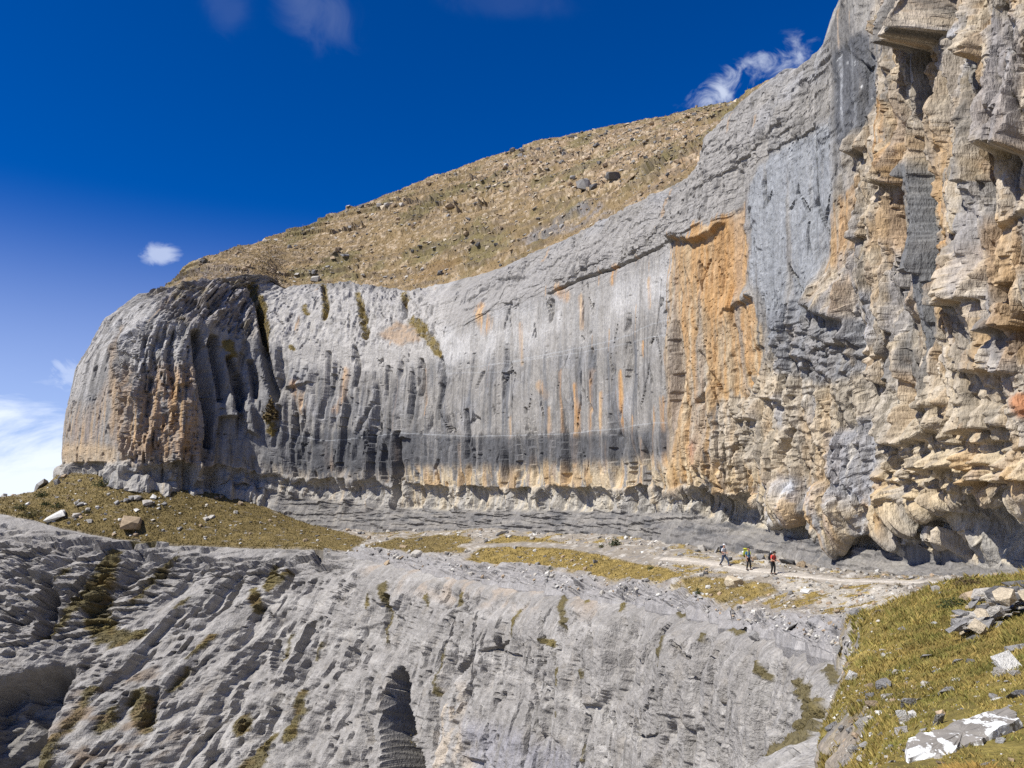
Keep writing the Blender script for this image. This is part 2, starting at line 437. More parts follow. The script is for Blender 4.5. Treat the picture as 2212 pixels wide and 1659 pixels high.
for k in range(len(ctl) - 1):
    for t in np.linspace(0, 1, rows[k], endpoint=False):
        o = ctl[k][0] * (1 - t) + ctl[k + 1][0] * t; z = ctl[k][1] * (1 - t) + ctl[k + 1][1] * t
        ahead = np.maximum(o, 0)[:, None] * nout; behind = np.maximum(-o, 0)[:, None]
        bmix = sstep(z - zbr, -8, 1)[:, None]                       # undercut goes straight in, crest leans back its own way
        dirn = (-nout) * (1 - bmix) + back * bmix
        p = plan + ahead + behind * dirn
        PW.append(np.concatenate([p, z[:, None]], 1))
PW = np.array(PW); PW = gsmooth(PW, 2, 0)
cliff = Surf(PW)
S, W = cliff.S, cliff.W
i_lip = sum(rows[:5]); i_slab = sum(rows[:2]); i_brow = sum(rows[:8]); i_top = sum(rows[:10])
Zr = cliff.P[..., 2].astype(F32)
rowi = np.arange(cliff.nr)[:, None]
up_lip = (Zr - zl[None].astype(F32))                                # height above the lip
R_ = lambda *a: cliff.poly(*a)

# --- character of the rock: rough (broken), ledgy (little roofs), flute (vertical ribs)
rough = np.full(S.shape, .26, F32); ledgy = np.zeros(S.shape, F32); flute = np.full(S.shape, .12, F32)
def setm(a, m, v, amt=1.0): a += (F32(v) - a) * np.clip(m, 0, 1) * F32(amt)
right = R_([(1500, 760), (1640, 700), (1700, 640), (1800, 560), (1830, 300), (1900, 60), (1950, -300), (2500, -300), (2500, 1120), (1500, 1080)], 60)
setm(rough, right, .72)
setm(rough, R_([(1600, 200), (1780, 120), (1800, 400), (1790, 560), (1700, 640), (1620, 600)], 50), .28)
setm(rough, R_([(960, 600), (1440, 420), (1440, 1000), (960, 930)], 40), .12)
setm(rough, R_([(1440, 480), (1620, 440), (1640, 640), (1640, 800), (1440, 860)], 30), .38)
setm(rough, R_([(1000, 640), (1100, 560), (1440, 400), (1640, 180), (1780, 110), (1800, 330), (1600, 380), (1440, 520), (1200, 620)], 16), .42)
setm(rough, R_([(1955, 350), (2010, 330), (2075, 720), (2020, 760), (1975, 600)], 20), .4)
setm(rough, R_([(120, 600), (260, 600), (258, 1000), (120, 1000)], 20), .3)
setm(rough, R_([(262, 700), (420, 700), (440, 1010), (262, 1000)], 16), .75)
setm(flute, R_([(262, 720), (420, 710), (560, 740), (1000, 770), (1000, 1040), (860, 1050), (262, 1005)], 16), .8)
setm(flute, R_([(1000, 760), (1440, 740), (1450, 1050), (1000, 1050)], 20), .3)
setm(flute, R_([(860, 930), (1440, 930), (1440, 1050), (860, 1050)], 14), .65)
setm(flute, R_([(1440, 700), (1600, 760), (1640, 1060), (1440, 1060)], 24), .6)
setm(flute, R_([(1780, 520), (1850, 200), (2300, -200), (2300, 850), (1700, 850)], 40), .9)
setm(ledgy, R_([(1660, 720), (1780, 690), (1900, 760), (1900, 850), (1700, 850)], 16), .75)
setm(ledgy, R_([(1550, 850), (1900, 830), (2212, 800), (2260, 1100), (1900, 1080), (1560, 1050)], 30), .25)
setm(ledgy, R_([(1900, 960), (2230, 930), (2230, 1090), (1960, 1090), (1900, 1060)], 14), 1.0)
below = sstep(up_lip, .3, -.3)                                      # undercut and foot slab
footslab = sstep(rowi - i_slab + 0 * S, 4, -6) * sstep(cliff.PX.astype(F32), 560, 620)
setm(rough, below, .55); setm(flute, below, .35); setm(ledgy, below, .1)
setm(rough, footslab, .34); setm(flute, footslab, 0); setm(ledgy, footslab, .08)
brow = sstep(rowi - i_brow + 0 * S, -6, 6) * sstep(cliff.PX.astype(F32), 1000, 900)
setm(flute, brow, .2); setm(rough, brow, .46)
rubble = R_([(300, 590), (440, 560), (560, 600), (555, 720), (480, 700), (400, 690), (330, 640)], 14)
setm(rough, rubble, .9)

# --- large relief
wp = fbm(S / 9, W / 9, 3, 3); wq = fbm(S / 3, W / 3, 4, 3)
Sx = S + wp * 3.0 + wq * .7
lean = W * F32(.12) * fbm(S / 30, W / 60, 15, 2)
cliff.D += fbm(S / 26, W / 34, 21, 2) * 2.0 * (0.35 + .65 * right) * (1 - footslab * .8)
cliff.D += flute * fbm((Sx + lean) / 4.2, W / 45, 31, 2, .6, ridged=True) * 1.6
cliff.D += flute * 2.2 * ribs((S + wp * 2 + lean) / 3.6, W, 33, 16, .08) * (1 - below)
fa, ca, ea = facets(S / 2.6, W / 11, 51, 1.2, .3)
cliff.D += fa * np.clip(rough - .25, 0, 1) * 1.5 * (1 - footslab * .8)
# the undercut: hollows of uneven depth, with pale lobes hanging and standing in them
hol = fbm(S / 5.5, W * 0 + .5, 35, 3)
und0 = below * (1 - footslab)
cliff.D -= und0 * np.clip(.35 + hol * 3.4, -.2, 1.9) * 1.5
lob = cells(S / 2.3 + wq * .3, (W + wq) / 4.5, 37)
cliff.D += und0 * np.clip(.5 - np.hypot(lob[3], lob[4] * .7), 0, 1) * 3.0 * sstep(lob[0], .25, .6)
# --- traced relief: gullies, chimneys, roofs, bulges
def dent(pts, w, depth, pw=.55): cliff.D -= F32(depth) * cliff.stroke(pts, w, True, pw)
dent([(258, 690), (256, 800), (258, 1000)], 5, 1.2)
for p, w, d in (
    ([(424, 715), (436, 760), (446, 820), (452, 890), (455, 960)], [9, 15, 16, 12, 6], 4.2),
    ([(468, 725), (474, 800), (478, 860)], [5, 8, 6], 3.2), ([(500, 770), (512, 810), (520, 850), (516, 880)], [5, 11, 11, 5], 3.6),
    ([(538, 775), (545, 820), (548, 850)], [5, 8, 5], 3.0),
    ([(562, 640), (568, 720), (574, 790), (584, 830), (592, 862)], [5, 6, 9, 10, 6], 4.5), ([(556, 600), (562, 660), (570, 725)], 7, 1.8),
    ([(700, 615), (702, 660), (700, 680)], 5, 1.6), ([(775, 640), (782, 690), (786, 725)], 7, 1.5),
    ([(764, 745), (772, 790), (768, 830)], [4, 7, 4], 2.0), ([(838, 790), (832, 850)], 4, 1.4), ([(708, 760), (700, 850), (690, 900)], 5, 1.4),
    ([(907, 775), (912, 820), (905, 852)], [5, 8, 4], 1.9), ([(950, 772), (955, 820), (948, 880)], [5, 8, 4], 1.9),
    ([(1004, 884), (1006, 940), (1002, 990)], [5, 7, 4], 1.8), ([(858, 935), (856, 1000), (850, 1090)], [8, 9, 9], 2.6),
    ([(800, 870), (770, 930), (765, 990)], 5, 1.2), ([(655, 900), (640, 960), (642, 1010)], 5, 1.2), ([(600, 880), (592, 960)], 6, 1.2),
    ([(1040, 800), (1026, 835)], 3, .7), ([(1130, 880), (1136, 960)], 4, .9), ([(1275, 750), (1278, 800)], 3, .8), ([(1350, 740), (1352, 800)], 2.5, .6),
    ([(880, 630), (874, 655), (872, 680)], 4, 1.4),
    ([(1182, 631), (1256, 599), (1319, 578), (1414, 535), (1446, 514)], [3, 4, 3, 4, 3], .8),
    ([(1010, 648), (1040, 625), (1070, 602), (1130, 598)], [4, 6, 5, 3], 1.0), ([(1200, 500), (1290, 470), (1330, 455)], 4, .9),
    ([(1150, 520), (1120, 535), (1060, 570)], 3, .8), ([(1640, 300), (1652, 240), (1660, 210)], 4, .8), ([(1700, 190), (1745, 160), (1785, 120)], 3, .9),
    ([(1610, 470), (1616, 560)], 2.5, .4), ([(1728, 1060), (1732, 1110), (1726, 1150)], [4, 7, 8], 1.6), ([(1868, 1100), (1872, 1140), (1868, 1175)], [5, 9, 12], 2.2),
    ([(1866, 260), (1868, 340), (1862, 420)], 5, 1.3), ([(1925, 160), (1926, 260)], 4, 1.0), ([(2022, 260), (2026, 360), (2032, 420), (2060, 500), (2085, 560)], [5, 8, 9, 10, 6], 2.2),
    ([(2104, 90), (2118, 150), (2112, 240), (2130, 330), (2148, 420), (2156, 520)], [14, 16, 12, 15, 20, 12], 3.4),
    ([(2168, 560), (2172, 640)], 10, 2.2), ([(2196, 620), (2200, 760)], 8, 2.4), ([(2010, 720), (2008, 800), (2004, 870)], [4, 6, 5], 1.4),
    ([(1910, 640), (1908, 720)], 4, 1.0), ([(1660, 880), (1668, 960)], [4, 6], 1.3), ([(1702, 930), (1684, 980), (1680, 1010)], [5, 10, 6], 1.6), ([(1748, 1000), (1770, 1060)], 4, .8),
    ([(1455, 700), (1466, 800), (1470, 900)], 3, .5), ([(1510, 760), (1540, 830)], 4, .7), ([(1700, 660), (1690, 740)], 6, .9)):
    dent(p, w, d)
roofs = [
    ([(1931, -60), (2085, -60), (2078, 60), (2040, 92), (2004, 108), (1961, 98), (1936, 55)], 3.6),
    ([(2166, 40), (2260, 20), (2260, 340), (2210, 338), (2172, 328), (2160, 240)], 2.4),
    ([(2098, 60), (2150, 70), (2140, 130), (2108, 120)], 1.6),
    ([(1441, 520), (1515, 515), (1563, 478), (1562, 420), (1500, 425), (1450, 465)], 1.2), ([(1560, 668), (1600, 655), (1622, 640), (1600, 610), (1570, 630)], .9),
    ([(1825, 330), (1870, 322), (1872, 270), (1835, 270)], 1.3), ([(1915, 402), (1972, 382), (1968, 330), (1920, 335)], 1.6), ([(1845, 520), (1880, 508), (1878, 440), (1848, 440)], 1.2),
    ([(1752, 652), (1790, 676), (1832, 690), (1836, 610), (1790, 590), (1756, 610)], 2.0), ([(1640, 868), (1690, 862), (1688, 820), (1645, 825)], .9),
    ([(1570, 896), (1628, 902), (1626, 860), (1575, 860)], 1.1), ([(1900, 946), (1945, 955), (1990, 955), (2040, 934), (2096, 902), (2096, 850), (2000, 868), (1905, 880)], 1.3),
    ([(2030, 886), (2080, 872), (2078, 835), (2032, 840)], .9), ([(2100, 930), (2155, 918), (2155, 870), (2104, 880)], 1.2), ([(2105, 800), (2190, 800), (2190, 730), (2110, 740)], 1.0),
    ([(1990, 560), (2030, 590), (2040, 500), (2010, 480)], 1.0), ([(2080, 660), (2140, 640), (2140, 560), (2090, 580)], 1.3), ([(2150, 720), (2215, 700), (2215, 600), (2160, 610)], 1.4),
    ([(2000, 1010), (2110, 1005), (2110, 975), (2005, 980)], 1.0), ([(1930, 1030), (2010, 1040), (2010, 1005), (1935, 1000)], .9), ([(2110, 1045), (2215, 1040), (2215, 1000), (2115, 1005)], 1.1),
    ([(1790, 735), (1850, 745), (1850, 715), (1795, 710)], .9), ([(1700, 770), (1760, 780), (1760, 745), (1705, 745)], .8),
    ([(617, 836), (670, 823), (676, 790), (640, 770), (615, 790)], 1.2), ([(1083, 801), (1102, 800), (1102, 790), (1083, 790)], .6), ([(855, 945), (885, 942), (880, 925), (850, 925)], 1.0),
    ([(262, 760), (300, 775), (298, 720), (264, 715)], .8), ([(380, 830), (412, 825), (410, 790), (380, 790)], 1.0)]
for p, h in roofs: cliff.roof(p, h, 1.0 + 1.6 * max(h - .9, 0))
def bulge(X, Y, rx, ry, h):
    i, j = cliff.locate(X, Y); k = cliff.RG[i, j] / FPX
    r2 = ((S - S[i, j]) / (rx * k)) ** 2 + ((W - W[i, j]) / (ry * k)) ** 2
    cliff.D += F32(h) * np.clip(1 - r2, 0, 1) ** F32(.6)
bulge(1690, 1095, 42, 52, 1.5); bulge(1800, 1110, 72, 62, 2.0); bulge(1835, 1030, 40, 90, 1.2); bulge(1935, 1090, 40, 30, 1.2); bulge(2010, 1080, 50, 26, .9)
bulge(2075, 1170, 34, 56, 2.4); bulge(2150, 1165, 24, 50, 1.6); bulge(1990, 1185, 55, 32, 1.6)
for X, Y, rx, ry, h in ((283, 1015, 18, 26, 2.2), (382, 1030, 20, 22, 2.0), (424, 1022, 11, 32, 2.2), (484, 1032, 17, 26, 2.0), (525, 1040, 19, 24, 1.6),
                        (570, 1052, 12, 22, 1.3), (632, 1062, 14, 22, 1.2), (700, 1080, 16, 20, 1.0), (752, 1085, 12, 22, 1.2), (800, 1088, 14, 20, 1.0)): bulge(X, Y, rx, ry, h)
pin = R_([(478, 896), (486, 866), (499, 846), (512, 872), (518, 898)], 2); cliff.D += 2.2 * pin
pin = R_([(522, 890), (534, 860), (548, 880), (556, 940), (530, 930)], 3); cliff.D += 1.8 * pin



cliff.rebase()
# --- finer relief, along the new normals: straight-edged blocks, ribs with one sharp side, little roofs
cliff.D += flute * .95 * ribs((S + wp + lean) / 1.35, W, 43, 9, .06, lo=.02) * (1 - below)
cliff.D += np.clip(flute + rough * .45, 0, 1) * .5 * ribs((S + wp * .5 + lean) / .62, W, 47, 5, .06, lo=.04) * (1 - below)
fb, cb, eb = facets((S + lean) / .85, W / 4.6, 61, 1.1, .1)
cliff.D += fb * np.clip(rough - .14, 0, 1) * 1.0
fc, cc, ec = facets((S + lean) / .42, W / 1.9, 71, 1.1, .1)
cliff.D += fc * np.clip(rough - .14, 0, 1) * .52
wz = (W + fbm(S / 5, W / 4, 92, 2) * 1.2)
ga, gca, _ = facets(S / 1.25, wz / .85, 91, .9, 1.3)
gb, gcb, _ = facets(S / .55, wz / .42, 95, .9, 1.1)
cliff.D += ledgy * (ga * .5 + gb * .26)
cliff.soften()
fd, cd, ed = facets(S / .24, W / .62, 81, 1.0, .05)
cliff.D += fd * np.clip(rough - .12, 0, 1) * .22
cliff.D += fbm(S / 1.6, W / 1.9, 99, 3) * .10
cliff.D += footslab * (sstep(fbm(S / 10, Zr / .9, 131, 2), .02, .08) * F32(.3) + sstep(fbm(S / 5, Zr / .5, 133, 2), .1, .15) * F32(.16))
# dark vertical crevices of the broken wall
cv1 = joints((S + lean + wp * .5) / 1.1, W / 6.5, 141, .22); cv2 = joints((S + lean) / .55, W / 2.8, 143, .28)
brkn = np.clip(rough - .25, 0, 1) * (1 - footslab) * (1 - .5 * ledgy)
cliff.D -= brkn * (cv1 * sstep(fbm(S / 4, W / 7, 145, 2), -.08, .12) * 1.9 + cv2 * sstep(fbm(S / 3, W / 4, 147, 2), 0, .2) * .8)
# sparse sharp joints in the smooth faces
ck = joints((S + wp * 2 + lean) / 2.6, (W + wp * 2) / 9.0, 121, .11)
cliff.D -= ck * sstep(fbm(S / 6, W / 6, 123, 2), .05, .2) * (1 - below) * .7
# bedding planes on the grey slab under the crest, dipping left
slabz = R_([(880, 650), (1000, 575), (1440, 392), (1520, 250), (1780, 95), (1800, 300), (1600, 420), (1440, 540), (1180, 640), (960, 720)], 20)
bed = Zr - F32(.06) * S
cliff.D += slabz * (fbm(S / 14, bed / .55, 111, 3, .6) * .16 + sstep(fbm(S / 9, bed / 1.9, 113, 2), .1, .14) * F32(.2))
cliff.D += slabz * facets(S / 2.4, bed / .7, 117, .6, .8)[0] * .06

# --- stains and rock colours
GREY, PALE, DARK = (.27, .254, .23), (.385, .365, .335), (.085, .086, .09)
OCHRE, ORANGE, CREAM, TAN, RUST = (.42, .265, .115), (.46, .235, .07), (.47, .39, .275), (.33, .235, .14), (.32, .13, .06)
TURF, GOLD, EARTH = (.17, .125, .036), (.27, .19, .05), (.19, .135, .08)
st1 = fbm(S / .55, W / 16, 201, 3, .6); st2 = fbm(S / 1.9, W / 30, 205, 3, .6); st3 = fbm(S / .22, W / 8, 209, 2)
bl = fbm(S / 7, W / 7, 213, 4)
P_ = cliff.paint
cliff.C[:] = GREY
P_(sstep(bl, -.05, .3), (.30, .30, .305), .6)
P_(R_([(120, 560), (420, 560), (420, 760), (262, 800), (120, 860)], 40), (.40, .385, .365), .75)
face = (1 - below) * (1 - .6 * slabz)
P_(face * sstep(st2, .0, .2), (.135, .13, .122), .75); P_(face * sstep(st1, .12, .32), (.38, .36, .325), .45); P_(face * sstep(st1, -.08, -.28), (.115, .11, .104), .7)
P_(R_([(560, 600), (880, 610), (960, 590), (960, 760), (900, 790), (580, 770)], 14), PALE, .85)  # sloping brow painted paler, for the extra light it catches by tilting up
P_(R_([(930, 720), (1100, 680), (1440, 560), (1440, 665), (1250, 725), (960, 800)], 36) * sstep(bl + st2, -.5, .2), (.46, .445, .42), .85)
P_(R_([(960, 630), (1440, 420), (1520, 250), (1640, 190), (1640, 330), (1440, 540), (1180, 640), (970, 700)], 14), (.285, .27, .25), .8)
# warm, broken rock of the near wall
warm = R_([(1520, 800), (1650, 820), (1790, 560), (1840, 280), (1880, 120), (1930, -100), (2400, -100), (2400, 1110), (1900, 1090), (1640, 1080), (1440, 1060), (1470, 960)], 40)
P_(warm, (.315, .262, .192), .9)
P_(warm * sstep(cb, .55, .75), CREAM, .7); P_(warm * sstep(cc, .6, .8), (.46, .39, .30), .6); P_(warm * sstep(cc, .3, .1), TAN, .65)
P_(warm * sstep(ca, .35, .1), (.27, .262, .26), .8); P_(warm * sstep(cd, .75, .95), (.52, .47, .40), .5)
sv = fbm(S / 2.6, W / 22, 261, 3, .6); sv2 = fbm(S / .8, W / 9, 263, 3, .6)
P_(warm * sstep(sv, .03, .2), (.19, .182, .17), .85); P_(warm * sstep(sv2, .08, .25), (.12, .114, .105), .7); P_(warm * sstep(fbm(S / .35, W / 5, 265, 2), .15, .3), (.5, .43, .33), .6); P_(warm * sstep(fbm(S / 6, W / 9, 267, 3), .08, .25), (.40, .25, .11), .6); P_(warm * sstep(sv, -.05, -.25) * sstep(sv2, .1, -.15), OCHRE, .65)
P_(warm * sstep(sv2, -.12, -.35), (.50, .42, .31), .7)
creamz = R_([(1560, 850), (1900, 830), (2212, 830), (2230, 1060), (1900, 1050), (1640, 1050), (1560, 1000)], 30)
P_(creamz, (.43, .365, .265), .5)
for p, a in (([(1445, 530), (1520, 480), (1600, 440), (1615, 520), (1600, 640), (1650, 690), (1655, 770), (1640, 820), (1560, 860), (1520, 1000), (1500, 1060), (1447, 1060)], .92),
             ([(1760, 520), (1800, 430), (1840, 380), (1850, 520), (1800, 560), (1765, 600)], .7), ([(1860, 300), (1930, 290), (1940, 350), (1880, 360)], .6),
             ([(1880, 210), (1960, 180), (1950, 290), (1890, 300)], .5), ([(2125, 260), (2160, 250), (2150, 380), (2125, 350)], .8), ([(2080, 600), (2100, 560), (2105, 680), (2085, 690)], .7),
             ([(1915, 580), (1930, 540), (1935, 660), (1915, 670)], .5), ([(1700, 600), (1712, 580), (1720, 650), (1704, 660)], .6), ([(2030, 430), (2100, 480), (2080, 560), (2030, 540)], .35)):
    m = sstep(R_(p, 26) + .8 * st1 + .9 * st2 + .35 * st3 + .3 * bl, .42, .62); P_(m, OCHRE, a * .8); P_(m * sstep(st1, -.02, .2), ORANGE, .38); P_(m * sstep(st1, -.02, -.25), (.47, .39, .27), .8 * a); P_(m * sstep(st2, .02, .25), (.30, .28, .25), .6); P_(m * sstep(st3, .15, .35), (.17, .15, .12), .6)
P_(R_([(1510, 500), (1600, 440), (1612, 560), (1590, 650), (1540, 700), (1505, 640)], 14), ORANGE, .35)
for pts, w, a in (([(1120, 700), (1122, 780)], 6, .3), ([(1410, 880), (1412, 1000)], 6, .5), ([(1180, 880), (1182, 980)], 5, .4), ([(1205, 800), (1207, 930)], 4, .45), ([(1290, 850), (1288, 960)], 4, .5), ([(1360, 900), (1362, 1000)], 5, .5), ([(1095, 900), (1094, 960)], 4, .3), ([(1250, 640), (1254, 700)], 7, .3), ([(1400, 600), (1402, 660)], 6, .35), ([(985, 960), (990, 1030)], 5, .4), ([(1235, 830), (1238, 900), (1235, 1000)], [6, 9, 6], .8), ([(1272, 800), (1270, 900), (1274, 1000)], 6, .6), ([(1335, 805), (1338, 860), (1334, 910), (1336, 980)], [6, 9, 7, 5], .85),
                  ([(1322, 578), (1320, 605)], 8, .7), ([(1030, 660), (1045, 700)], [10, 16], .6), ([(1200, 620), (1222, 640)], 10, .5), ([(1385, 740), (1386, 765)], 4, .8), ([(1430, 860), (1432, 1000)], 7, .6),
                  ([(915, 800), (918, 870), (914, 890)], [4, 6, 4], .75), ([(1160, 830), (1175, 850)], 9, .4), ([(640, 830), (650, 880)], 10, .45), ([(742, 800), (736, 850), (720, 880)], 8, .5), ([(790, 1070), (786, 1110)], 4, .5),
                  ([(1300, 960), (1305, 1040)], 9, .5), ([(1225, 960), (1225, 1040)], 12, .6), ([(1140, 990), (1140, 1045)], 8, .45), ([(1380, 960), (1375, 1040)], 12, .55), ([(700, 960), (705, 1010)], 10, .4), ([(850, 950), (848, 990)], 6, .5)):
    m = cliff.stroke(pts, np.asarray(w) * 1.7) * sstep(st3 + st1, -.35, .15); P_(m * 1.6, ORANGE, a); P_(m * sstep(st1, 0, .25), (.6, .44, .24), .6)
# far wall: brown base of the promontory
brn = R_([(128, 880), (200, 900), (262, 800), (300, 850), (350, 800), (420, 800), (440, 860), (446, 1004), (128, 1006)], 30)
P_(brn * sstep(st1 + bl * .5, -.25, .15), (.38, .27, .165), .8); P_(brn * sstep(st1, .05, .3), OCHRE, .65); P_(brn * sstep(st2, 0, .3), (.27, .225, .2), .6)
P_(R_([(340, 790), (410, 800), (430, 990), (300, 985)], 24) * sstep(cc, .3, .7), (.40, .25, .13), .6)
P_(R_([(130, 960), (250, 970), (250, 1010), (130, 1016)], 8), (.50, .37, .22), .6)
P_(R_([(258, 700), (266, 700), (266, 1000), (258, 1000)], 5), TAN, .6)
# dark water-stained bands
dk = R_([(560, 930), (700, 925), (860, 930), (1000, 940), (1150, 940), (1440, 925), (1440, 985), (1300, 1000), (1100, 1020), (860, 1010), (560, 1000)], 8)
P_(dk * sstep(st1 + st2, -.6, .0), DARK, .92)
P_(R_([(570, 1000), (860, 1010), (860, 1040), (640, 1030), (570, 1018)], 6), (.15, .14, .13), .6)
P_(R_([(880, 770), (1100, 770), (1440, 720), (1440, 940), (880, 940)], 24) * sstep(st2 + st1 * .5, .02, .3), (.15, .155, .165), .7)
P_(R_([(590, 760), (900, 790), (1000, 790), (1000, 930), (590, 925)], 20) * sstep(st1 + .6 * st2, -.05, .3), (.13, .132, .14), .7)
P_(R_([(440, 730), (590, 740), (600, 1000), (440, 1000)], 14), (.20, .195, .19), .7)  # no stain: shade of the gullies beside the promontory, painted as darker grey
for pts, w in (([(600, 926), (860, 932), (1010, 940), (1200, 936), (1440, 912)], 1.6), ([(1100, 780), (1230, 752), (1330, 730), (1440, 690)], 1.8), ([(1000, 790), (1180, 770), (1300, 750), (1440, 722)], 1.3), ([(960, 805), (1100, 800)], 1)):
    P_(cliff.stroke(pts, w, False), (.42, .43, .43), .55)
# grey runs down the near wall
for p, c, a in (([(1605, 420), (1660, 330), (1790, 260), (1790, 480), (1770, 560), (1760, 640), (1720, 700), (1660, 740), (1640, 640), (1615, 600)], (.255, .265, .275), .9),
                ([(1792, 110), (1850, 70), (1900, 70), (1900, 110), (1880, 180), (1885, 250), (1850, 270), (1820, 330), (1795, 300)], (.105, .108, .115), .95),
                ([(1640, 690), (1760, 640), (1850, 690), (1860, 800), (1760, 830), (1680, 800)], (.20, .205, .215), .8), ([(1960, 350), (1995, 350), (2030, 450), (2060, 600), (2075, 720), (2030, 760), (2000, 700), (1975, 560)], (.15, .153, .155), .9),
                ([(1790, 940), (1870, 900), (1900, 1000), (1885, 1090), (1830, 1100), (1800, 1040)], (.24, .25, .275), .75), ([(1740, 840), (1756, 840), (1760, 980), (1744, 980)], (.18, .185, .2), .85),
                ([(1670, 860), (1690, 850), (1690, 920), (1672, 920)], (.3, .31, .33), .6), ([(2150, 40), (2260, 40), (2260, 330), (2165, 320)], (.27, .25, .24), .7), ([(2080, 60), (2110, 40), (2110, 130), (2085, 200)], (.33, .34, .36), .6),
                ([(1845, 640), (1880, 620), (1890, 740), (1850, 760)], (.32, .34, .38), .6)):
    m = R_(p, 8); P_(m * sstep(st2 + st1, -.55, -.1), c, a); P_(m * sstep(st1, .15, .35), (.36, .37, .38), .5)
P_(R_([(1792, 110), (1900, 90), (1850, 270), (1795, 300)], 8) * sstep(fbm(S / .5, W / .5, 231, 3, .7), .26, .34), (.6, .6, .58), .8)
P_(R_([(1650, 1050), (1880, 1050), (1870, 1165), (1650, 1140)], 10) * sstep(st1, -.2, .2), (.42, .43, .45), .8)
P_(creamz * sstep(st3 + st1 * .7, .28, .45), (.56, .52, .45), .8)
P_(R_([(2180, 850), (2230, 840), (2230, 905), (2185, 900)], 5), (.42, .19, .09), .9); P_(R_([(1478, 960), (1495, 950), (1500, 1000), (1480, 1005)], 6), RUST, .6)
# crumbly cream layer at the lip, pale undercut, dark foot slab
PXf = cliff.PX.astype(F32)
lipm = sstep(up_lip, 4.2, 1.5) * sstep(up_lip, -.6, 0) * sstep(PXf, 840, 900)
P_(lipm * sstep(cc + bl, .25, .7), (.54, .43, .27), .75); P_(lipm * sstep(cb, .5, .8), OCHRE, .6)
P_(sstep(up_lip, 2.5, .6) * sstep(PXf, 860, 800) * sstep(cc, .35, .7), (.36, .31, .24), .6)
und = und0
P_(und, (.34, .32, .285), .9); P_(und * sstep(PXf, 820, 900) * sstep(st1, -.2, .2), (.50, .44, .335), .75); P_(und * sstep(st1, .1, .35), (.52, .40, .24), .5); P_(und * sstep(st2, .1, .35), (.2, .2, .21), .6)
P_(footslab, (.17, .16, .148), .95); P_(footslab * sstep(fbm(S / 5, W / .8, 241, 3), 0, .3), (.09, .09, .092), .7); P_(footslab * sstep(st1, .2, .4), (.33, .29, .24), .6); P_(footslab * sstep(fbm(S / 6, Zr / .7, 135, 3), .05, .2), (.26, .24, .21), .7); P_(footslab * sstep(st2, .0, .25), (.25, .235, .21), .6)
P_(R_([(2050, 1110), (2110, 1110), (2110, 1215), (2050, 1215)], 10), (.50, .42, .31), .7)
# turf and rubble on the brow
P_(rubble, (.16, .13, .105), .8); P_(rubble * sstep(cc, .5, .7), (.33, .315, .31), .8); P_(rubble * sstep(bl, 0, .25), TURF, .6); P_(rubble * sstep(bl, -.1, -.35), (.10, .098, .1), .7)
turfm = np.zeros(S.shape, F32)
for p, w in (([(556, 605), (562, 650), (570, 700), (572, 745)], [7, 8, 7, 5]), ([(700, 610), (700, 650), (698, 685)], [5, 6, 5]), ([(772, 630), (780, 680), (788, 720)], [6, 9, 7]), ([(870, 625), (876, 650)], 8),
             ([(888, 690), (910, 710), (930, 740), (948, 765)], [12, 12, 10, 6]), ([(578, 905), (585, 930)], [8, 8]), ([(655, 660), (660, 672)], 6), ([(495, 740), (505, 760)], 8), ([(625, 745), (630, 752)], 5)):
    turfm = np.maximum(turfm, sstep(cliff.stroke(p, np.asarray(w) * 2.0) * (1 + 1.3 * wq + 1.1 * fbm(S / .8, W / 1.2, 271, 3)), .28, .5))
P_(turfm, TURF, .95); P_(turfm * sstep(bl, 0, .3), GOLD, .6)
P_(R_([(815, 722), (850, 692), (890, 700), (905, 735), (860, 742)], 5), (.34, .25, .17), .9)
cliff.D -= turfm * .25 * rough
P_(brow * sstep(fbm(S / 3, W / .9, 281, 3), .02, .25), (.22, .205, .185), .6); P_(brow * sstep(cc, .25, .1), (.2, .19, .17), .5)
cliff.C *= (1 + .3 * st3 + .2 * fbm(S / .5, W / .5, 251, 3))[..., None]
cliff.C = np.clip(cliff.C, .02, .85)
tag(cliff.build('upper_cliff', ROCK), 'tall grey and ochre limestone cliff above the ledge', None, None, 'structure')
# ------------------------------------------------------------------ rim of the ledge, and the lower cliff under it
# image pixel X, Y, range of the rim; matching place on the wall (image pixel X or plan point); how far the lower cliff runs out 35 m down
RK = [(-380, 1120, 196, (-97, 225), 26), (-130, 1108, 176, (-106, 195), 26), (0, 1106, 162, (-104, 174), 26), (150, 1140, 150, 190, 26), (300, 1166, 143, 300, 26), (500, 1178, 136, 500, 24),
      (690, 1183, 127, 690, 20), (850, 1216, 112, 850, 15), (1000, 1246, 97, 1000, 12), (1150, 1267, 84, 1150, 10), (1300, 1291, 70, 1300, 8),
      (1480, 1316, 56, 1480, 6), (1600, 1345, 47, 1620, 5), (1700, 1374, 38.5, 1750, 4), (1800, 1415, 31, 1870, 4), (1848, 1450, 25, 1985, 4), (1825, 1505, 18.5, 2080, 5),
      (1772, 1592, 12.5, 2150, 6)]
rimk = [pt(a, b, c) for a, b, c, d, e in RK] + [np.array(p, float) for p in ((2.6, 6.2, -2.75), (.2, 2.4, -2.2), (-1.7, -1.5, -2.0), (-2.6, -9, -2.0), (-3, -34, -2.4))]
leank = [k[4] for k in RK] + [6] * 5
foot = gsmooth(cliff.P[rows[0]], 14, 0)                                             # where the wall meets the ledge
wfoot = []
for k in RK:
    j = np.argmin(np.abs(cliff.PX[rows[0]] - k[3]) + (cliff.P[rows[0], :, 1] < 5) * 1e6 + (fi < kidx[nl]) * 1e6) if np.isscalar(k[3]) else np.argmin(np.hypot(plan[:, 0] - k[3][0], plan[:, 1] - k[3][1]))
    wfoot.append(j)
